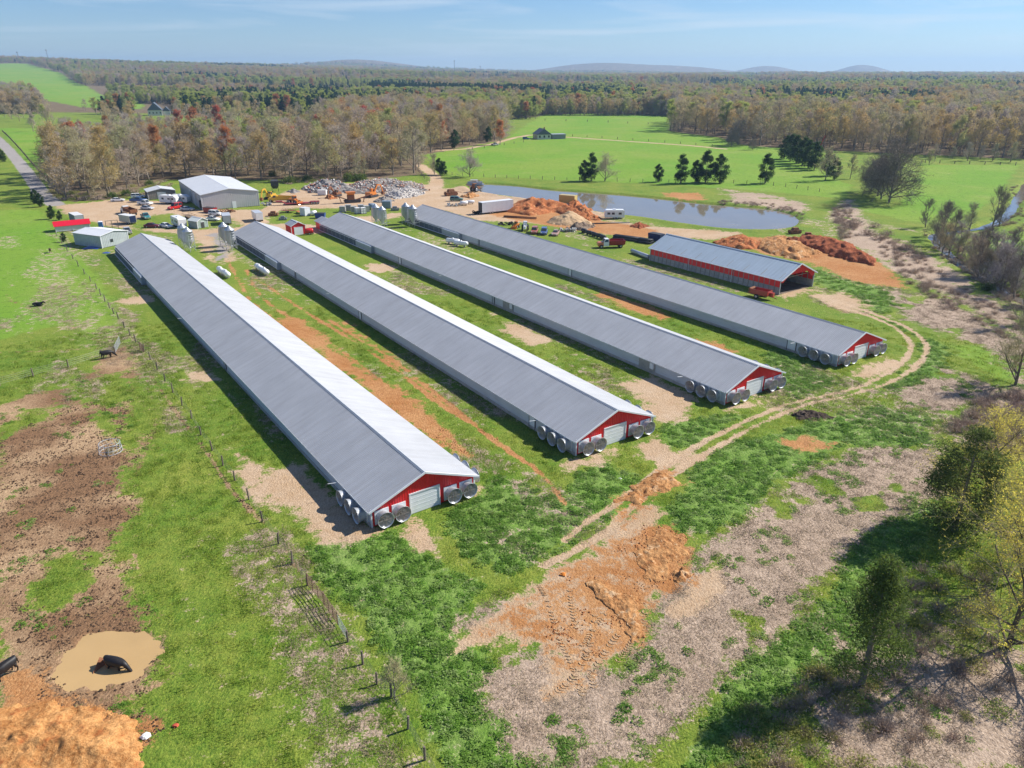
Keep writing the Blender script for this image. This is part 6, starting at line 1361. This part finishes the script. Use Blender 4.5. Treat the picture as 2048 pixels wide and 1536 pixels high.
fence('pasture_fence', 'row of posts left of the cottage along the field lane', [(870,302),(950,299),(1010,290),(1060,283)], 1.5, .18, 0, 12.)
def pipe_gate(name, label, a, b_, h, m, bars=6, uprights=4, z0=.25, r=.03):
    p, q = S(*a), S(*b_); e = empty(name, p, 0, label, 'gate'); d = q-p
    for k in range(bars): z = z0+(h-z0)*k/(bars-1); MB().tube((0, 0, z), (d.x, d.y, z), r, n=6).build('rail', m, e)
    for k in range(uprights): t = k/(uprights-1); MB().tube((d.x*t, d.y*t, z0-.1), (d.x*t, d.y*t, h+.05), r*1.2, n=6).build('upright', m, e)
RUSTG = mat('rusty_gate', (.21, .12, .085), .8, var=.35, scale=4); GALG = mat('gate_grey', (.42, .43, .43), .5, .3)
pipe_gate('pipe_gate', 'rusty brown pipe gate, upper one of two in the near fence', (616,1173), (648,1212), 1.5, RUSTG); pipe_gate('pipe_gate', 'rusty brown pipe gate, lower one of two in the near fence', (650,1214), (676,1252), 1.5, RUSTG)
pipe_gate('pipe_gate', 'grey wire gate panel below the rusty gates', (678,1255), (695,1283), 1.3, GALG, 5, 3, r=.018); pipe_gate('pipe_gate', 'grey pipe gate standing open at the pasture corner', (231,708), (241,688), 1.4, GALG, 6, 3)
pipe_gate('rail_panel', 'single pale rail on two posts beside the open gate', (204,714), (228,707), 1.25, WOOD, 2, 2, 1.0, .05); pipe_gate('pipe_gate', 'dark folded gate at the right gatepost by the long fence', (281,700), (287,706), 1.5, RUSTG, 6, 2, r=.05)
# ring feeder
e = empty('hay_feeder', S(222, 903), .3, 'round grey steel hay feeder standing in the muddy paddock', 'hay feeder'); FG = mat('feeder_steel', (.50, .51, .52), .45, .3, var=.1)
for z, r_ in ((.06, 1.32), (.52, 1.30), (1.2, 1.22)):
    q = MB(); n = 24
    for k in range(n): a, c = 2*math.pi*k/n, 2*math.pi*(k+1)/n; q.tube((r_*math.cos(a), r_*math.sin(a), z), (r_*math.cos(c), r_*math.sin(c), z), .035, n=5, cap=False)
    q.build('hoop', FG, e)
for k in range(16):
    a = 2*math.pi*k/16; c = a+.16; MB().tube((1.3*math.cos(a), 1.3*math.sin(a), .52), (1.22*math.cos(c), 1.22*math.sin(c), 1.2), .026, n=5).build('bar', FG, e); MB().tube((1.32*math.cos(a), 1.32*math.sin(a), .0), (1.3*math.cos(a), 1.3*math.sin(a), .52), .026, n=5).build('bar', FG, e)
o, _ = heap('hay_remnant', 'little leftover hay lying inside the round feeder', [(207,903),(214,897),(228,896),(237,902),(230,908),(214,909)], .3, earth('old_hay', (.26, .20, .11), (.42, .33, .18)), .7, 33, .7, 'hay', n=20)
# cattle
HIDE = mat('black_hide', (.016, .014, .014), .5, var=.3, scale=4, spec=.35); HIDEB = mat('brown_hide', (.075, .04, .022), .6, var=.3, scale=4)
def cow_mesh(pose):
    V, E, Rr = [], [], []
    def v(p, r): V.append(p); Rr.append(r); return len(V)-1
    z = 1.08 if pose != 'lie' else .48
    pel = v((-.55, 0, z+.04), (.34, .36)); mid = v((-.05, 0, z-.06), (.38, .42)); sho = v((.5, 0, z), (.34, .40)); E += [(pel, mid), (mid, sho)]
    rump = v((-.86, 0, z+.06), (.24, .26)); E.append((pel, rump)); t1 = v((-1.02, 0, z-.1), (.05, .05)); t2 = v((-1.05, 0, z-.6 if pose != 'lie' else .15), (.035, .035)); E += [(rump, t1), (t1, t2)]
    if pose in ('graze', 'drink'): pts = [((.85, 0, z-.12), .23), ((1.15, 0, z-.5), .17), ((1.32, 0, z-.78), .15), ((1.47, 0, z-.99), .09)]
    else: pts = [((.85, 0, z+.18), .22), ((1.08, 0, z+.36), .17), ((1.3, 0, z+.34), .15), ((1.58, 0, z+.2), .09)]
    k = sho
    for p, r in pts: n = v(p, (r, r)); E.append((k, n)); k = n
    if pose != 'lie':
        for y in (-.2, .2):
            st = .1*(1 if y > 0 else -1); f = [((.52+st, y, .72), .13), ((.54+st, y, .40), .075), ((.50+st, y, .1), .06), ((.54+st, y, .03), .065)]; k = sho
            for p, r in f: n = v(p, (r, r)); E.append((k, n)); k = n
            f = [((-.62-st, y*1.05, .80), .17), ((-.56-st, y, .55), .11), ((-.72-st, y, .38), .07), ((-.66-st, y, .1), .055), ((-.62-st, y, .03), .06)]; k = pel
            for p, r in f: n = v(p, (r, r)); E.append((k, n)); k = n
    else:
        for y in (-.34, .34):
            f = [((.62, y, .2), .12), ((.95, y*.9, .12), .075)]; k = sho
            for p, r in f: n = v(p, (r, r)); E.append((k, n)); k = n
            f = [((-.4, y*1.2, .24), .16), ((-.1, y*1.35, .12), .09)]; k = pel
            for p, r in f: n = v(p, (r, r)); E.append((k, n)); k = n
    me = bpy.data.meshes.new('cow_skeleton'); me.from_pydata(V, E, []); o = bpy.data.objects.new('cow_temp', me); COL.objects.link(o)
    md = o.modifiers.new('skin', 'SKIN'); sk = me.skin_vertices[0].data
    for i, r in enumerate(Rr): sk[i].radius = r
    sk[0].use_root = True; o.modifiers.new('sub', 'SUBSURF').levels = 2
    dg = bpy.context.evaluated_depsgraph_get(); out = bpy.data.meshes.new_from_object(o.evaluated_get(dg)); out.name = 'cow_body_'+pose
    bpy.data.objects.remove(o); out.polygons.foreach_set('use_smooth', [True]*len(out.polygons)); return out, pts
COWS = {p: cow_mesh(p) for p in ('stand', 'drink', 'lie')}
def cow(label, u, v, rz, pose, m=HIDE, s=1., dz=0.):
    p = S(u, v); e = empty('cow', (p.x, p.y, h1(p.x, p.y)+dz), rz, label, 'cow'); e.scale = (s, s, s); me = COWS[pose][0]
    if m.name != (me.materials[0].name if me.materials else ''): me = me.copy(); me.materials.clear(); me.materials.append(m)
    mesh_obj('body', me, e); hp = Vector(COWS[pose][1][1][0])
    for y in (-1, 1): MB().add([hp+Vector((.05, y*.1, .1)), hp+Vector((-.02, y*.34, .14)), hp+Vector((-.06, y*.30, .02)), hp+Vector((-.03, y*.1, .0))], [(0, 1, 2, 3), (3, 2, 1, 0)]).build('ear', m, e)
cow('black cow drinking in the tan puddle', 233, 1334, heading((215, 1330), (260, 1340)), 'drink', dz=.0)
cow('black cow standing at the left edge beside the puddle', 14, 1352, heading((34, 1338), (-8, 1366)), 'drink'); cow('black cow standing against the paddock cross fence', 215, 716, heading((206, 718), (226, 714)), 'drink')
cow('black cow lying down in the green pasture', 76, 612, heading((64, 612), (88, 611)), 'lie'); cow('brown calf standing alone in the upper pasture', 101, 505, heading((98, 500), (103, 510)), 'stand', HIDEB, .8)
# things in and near the puddle
p = S(208, 1332); e = empty('mineral_feeder', (p.x, p.y, -.15), .5, 'tipped brown feeder with red tub beside the drinking cow', 'feeder')
MB().add([(-.9, -.5, .0), (.7, -.6, .05), (.6, .6, .05), (-.2, .5, .75), (-.9, -.5, -.2), (.7, -.6, -.2), (.6, .6, -.2), (-.2, .5, -.2)], [(0, 1, 2, 3), (4, 5, 1, 0), (5, 6, 2, 1), (6, 7, 3, 2), (7, 4, 0, 3)]).build('lid_board', RUST, e); MB().lathe([(.35, 0), (.42, .35), (.36, .35), (.3, .1)], 14, 0, Matrix.Translation((.5, .05, .08))).build('tub', ORGM, e); MB().tube((.1, .2, .5), (.5, .5, .55), .14, n=8).build('white_roll', WHT, e)
def rock(name, label, u, v, s, m, cat='rock'):
    rn = random.Random(int(u)); b = MB(); b.lathe([(.001, 0), (.6, 0), (.75, .2), (.45, .45), (.001, .5)], 7); b.v = [(x*s*rn.uniform(.7, 1.2), y*s*rn.uniform(.5, 1.), z*s*rn.uniform(.7, 1.1)) for x, y, z in b.v]; o = b.build(name, m); o.location = S(u, v); tag(o, label, cat)
rock('white_rock', 'pale whitish rock at the edge of the corner clay mound', 291, 1474, .5, WT); rock('clay_lump', 'bright red clay lump in the grass right of the rock', 352, 1452, .35, mat('red_lump', (.55, .10, .05), .9)); rock('orange_marker', 'small bright orange plastic scrap at the dug dirt edge', 1127, 1150, .45, mat('orange_plastic', (.75, .24, .03), .5), 'scrap'); rock('white_scrap', 'small white scrap on the grass below the second house', 1240, 958, .3, WT, 'scrap')
# ------------------------------------------------------------------ grass, weeds, dry thatch and clods (uncountable)
GR = tree_mat('grass_blades', [(.08, .17, .018), (.15, .25, .03), (.23, .31, .042), (.32, .35, .07)], .7, True); WD = tree_mat('weed_leaves', [(.12, .25, .03), (.17, .32, .045), (.23, .37, .07), (.33, .43, .16)], .6, True); ST = tree_mat('dry_thatch', [(.24, .175, .115), (.36, .275, .19), (.48, .38, .27)], .9); CL = tree_mat('mud_clods', [(.065, .04, .026), (.12, .075, .046), (.20, .125, .075)], .95); CO = tree_mat('clay_clods', [(.28, .105, .04), (.40, .17, .07), (.46, .25, .11)], .95)
def blades(seed, n, rad, h0, h1_, w, flat=0.):
    rn = np.random.default_rng(seed); b = MB()
    for k in range(n):
        a = rn.uniform(0, 6.28); r_ = rad*rn.random()**.6; p = np.array([r_*np.cos(a), r_*np.sin(a), -.03]); hh = rn.uniform(h0, h1_); d = np.array([rn.normal(0, .35+flat), rn.normal(0, .35+flat), 1.]); d /= np.linalg.norm(d); s = np.array([-np.sin(a+rn.normal()), np.cos(a+rn.normal()), 0])*w
        b.add([p-s, p+s, p+d*hh], [(0, 1, 2)])
    return b
def leafy(seed, n, rad, h, s):
    rn = np.random.default_rng(seed); b = MB()
    for k in range(n):
        a = rn.uniform(0, 6.28); q = rn.random()**.5; p = np.array([rad*q*np.cos(a), rad*q*np.sin(a), h*(1-q*q)*rn.uniform(.3, 1.05)]); u = rn.normal(size=3)*s; w = np.array([-u[1], u[0], 0])*rn.uniform(.5, 1.); u[2] = rn.normal()*s*.5; w[2] = rn.normal()*s*.5; b.add([p, p+u, p+u+w*.6, p+w], [(0, 1, 2, 3)])
    return b
def clod(seed, s):
    rn = np.random.default_rng(seed); b = MB()
    for k in range(5):
        c = rn.normal(size=2)*s*2.; r_ = s*rn.uniform(.4, 1.); b.add([(c[0]-r_, c[1]-r_*.6, -.02), (c[0]+r_*.8, c[1]-r_, -.02), (c[0]+r_*.6, c[1]+r_, -.02), (c[0]-r_*.7, c[1]+r_*.8, -.02), (c[0]+r_*.1, c[1], r_*.9)], [(0, 1, 4), (1, 2, 4), (2, 3, 4), (3, 0, 4)])
    return b
PG = [blades(k, 34, .55, .10, .30, .022).mesh('grass_tuft', GR) for k in range(3)]; PW = [leafy(k, 80, .6, .26, .09).mesh('weed_clump', WD) for k in range(3)]; PS = [blades(20+k, 40, .7, .15, .45, .018, .9).mesh('thatch_tuft', ST) for k in range(3)]; PC = [clod(30+k, .11).mesh('clod', CL) for k in range(2)]; PO = [clod(40+k, .13).mesh('clay_clod', CO) for k in range(2)]
def off_buildings(x, y, mg=.35):
    ok = np.ones(x.shape, bool)
    for (o0, th, L) in HP:
        ax, ay = math.sin(th), math.cos(th); nx_, ny_ = ay, -ax; dx, dy = x-o0[0], y-o0[1]; a = dx*ax+dy*ay; n_ = dx*nx_+dy*ny_; ok &= ~((a > -mg) & (a < L+mg) & (n_ > -mg) & (n_ < HW+mg))
    return ok
NC = 120000; rc = np.sqrt(rng.uniform(33.**2, 190.**2, NC)); ac = rng.uniform(-.70, .70, NC); x, y = rc*np.sin(ac), rc*np.cos(ac)
ok = off_buildings(x, y) & (poly_sd(x, y, PUDDLE) > .3) & (poly_sd(x, y, POND) > 1) & (line_d(x, y, CREEK) > 2.5); x, y, rc = x[ok], y[ok], rc[ok]; cm_ = masks(x, y); zc = height(x, y, cm_)
bare = np.maximum.reduce([cm_['tan'], cm_['orange'], cm_['road']]); u_ = rng.random(len(x)); patch = fbm(x, y, 2.2, 71, 3); thin = np.clip(120/rc, .25, 1.)
kw = (cm_['weed'] > .35) & (bare < .35) & (cm_['straw'] < .55) & (u_ < .85*np.clip((patch-.3)*4, .3, 1)*np.clip(130/rc, .3, 1)); kg = (~kw) & (bare < .3) & (cm_['mud'] < .35) & (cm_['straw'] < .4) & (u_ < .40*np.clip((patch-.25)*3.5, .2, 1)*thin*(rc < 150)); ks = (cm_['straw'] > .35) & (bare < .5) & (u_ < .6*thin)
kp = ((cm_['straw'] > .45) | (cm_['mud'] > .3)) & (bare < .4) & (fbm(x, y, 3., 91, 3) > .62) & (u_ > np.where(cm_['straw'] > .45, .62, .82)) & (rc < 130)
kc = (cm_['mud'] > .4) & (rc < 115) & (u_ < .5); ko = (cm_['orange'] > .5) & (rc < 90) & (u_ < .35*sstep(.45, .65, patch))
def lay(name, k, protos, s0, s1, label, cat, seed, zs=1.): n = int(k.sum()); s = rng.uniform(s0, s1, n); scatter(name, x[k], y[k], zc[k], np.stack([s, s, s*zs], -1), rng.choice(len(protos), n), protos, label, cat, seed)
lay('weed_cover', kw, PW, .4, 1.0, 'lush dark green weeds growing in thick clumps on the field', 'weeds', 21); lay('grass_cover', kg, PG, .7, 1.4, 'short bright green grass covering the near fields', 'grass', 22); lay('dry_thatch', ks, PS, .6, 1.3, 'flattened pale dry thatch on the open field', 'dry grass', 23, .7); lay('mud_clods', kc, PC, .5, 1.5, 'dark clods of trodden mud in the paddock', 'mud', 24); lay('clay_clods', ko, PO, .5, 1.3, 'broken orange clay clods on the dug ground', 'clay', 25); lay('weed_tufts', kp, PW, .4, .9, 'scattered green weed tufts on bare and dry ground', 'weeds', 26)
# brambles and dry brush at the bottom right and on the creek slope
def brush_zone(name, polys, n, protos, s0, s1, label, cat, seed):
    xs, ys = [], []
    for p in PM(*polys): A_ = np.array(p); xx = rng.uniform(A_[:, 0].min(), A_[:, 0].max(), n*3); yy = rng.uniform(A_[:, 1].min(), A_[:, 1].max(), n*3); k = poly_sd(xx, yy, p) < 0; xs.append(xx[k][:n]); ys.append(yy[k][:n])
    xx, yy = np.concatenate(xs), np.concatenate(ys); scatter(name, xx, yy, height(xx, yy), rng.uniform(s0, s1, len(xx)), rng.choice(len(protos), len(xx)), protos, label, cat, seed)
BR = gen_bush(300, 1.1, .7, 160, .06, 80, .011); BRm = MB(); BRm.add(BR[0].v, BR[0].f); BRm.add(BR[1].v, BR[1].f); BRm = BRm.mesh('bramble', BRUSH); BG = gen_bush(301, 1.2, .7, 420, .075, 40, .010); BGm = MB(); BGm.add(BG[0].v, BG[0].f); BGm.add(BG[1].v, BG[1].f); BGm = BGm.mesh('green_bramble', tree_mat('bramble_leaves', [(.30, .34, .09), (.40, .38, .14), (.24, .32, .07)], trans=True))
brush_zone('bramble_thicket', [[(1560,1380),(1640,1330),(1760,1350),(1900,1380),(2100,1420),(2100,1600),(1400,1600),(1460,1480)], [(1740,1150),(1900,1120),(2060,1100),(2100,1400),(1760,1360)]], 80, [BRm, BRm, BRm, BRm, BGm], .5, 1.2, 'tangled dry brambles and thicket in the bottom right corner', 'brambles', 31)
brush_zone('green_thicket', [[(1480,1440),(1560,1370),(1640,1340),(1700,1400),(1640,1560),(1440,1580)]], 45, [BGm, BRm], .5, 1.0, 'low yellow-green thicket beside the foreground cedar', 'brambles', 32)
brush_zone('brown_brush', [[(1740,470),(1800,480),(1900,560),(2000,610),(2060,650),(2060,700),(1920,640),(1840,590),(1780,530)], [(1900,860),(1960,800),(2060,780),(2100,900),(1980,920)], [(1660,420),(1700,410),(1720,470),(1680,480)], [(1860,500),(1900,470),(2060,590),(2060,640)], [(1900,470),(2010,440),(2050,380),(2090,380),(2060,470),(1960,480)]], 130, [BRm], .7, 1.5, 'brown leafless brush covering the slope down to the creek', 'brush', 33)
brush_zone('creek_brush', [[(1850,455),(1880,480),(1930,515),(2000,560),(2060,595),(2060,615),(1960,570),(1880,510),(1845,470)], [(1900,440),(1960,430),(2000,400),(2030,360),(2050,380),(2020,440),(1960,465),(1900,468)], [(1890,478),(1960,520),(2050,575),(2050,590),(1940,535)]], 60, [BRm, joined('creek1'), BRm, BRm, BRm, BRm], .5, 1.2, 'grey-brown shrubs crowding both banks of the creek', 'brush', 36)
brush_zone('reed_fringe', [[(1430,402),(1480,403),(1540,408),(1590,416),(1612,432),(1605,440),(1580,424),(1520,414),(1440,409)], [(930,372),(945,364),(960,362),(945,372)]], 60, [BRm], .6, 1.1, 'brown dead reeds fringing the right end of the pond', 'reeds', 34)
brush_zone('wood_undergrowth', [[(200,400),(260,398),(340,380),(345,360),(250,375)], [(545,372),(690,364),(690,356),(560,358)], [(95,385),(130,402),(220,400),(180,385)]], 50, [BRm, BGm, BRm], .9, 1.8, 'scrubby undergrowth along the front edge of the left wood', 'undergrowth', 35)
# ------------------------------------------------------------------ haze
b = MB(); b.box((0, 0, 123), (29000, 29000, 280)); hz = b.build('haze', None if False else bpy.data.materials.new('haze_air')); hm = hz.data.materials[0]; hm.use_nodes = True; nt = hm.node_tree; nt.nodes.clear()
ho = nt.nodes.new('ShaderNodeOutputMaterial'); hv = nt.nodes.new('ShaderNodeVolumePrincipled'); hv.inputs['Color'].default_value = (.48, .72, 1., 1); hv.inputs['Density'].default_value = 1.0e-4; hv.inputs['Anisotropy'].default_value = .2; nt.links.new(hv.outputs[0], ho.inputs['Volume']); tag(hz, 'thin blue spring haze filling the distant air', 'haze', kind='stuff')
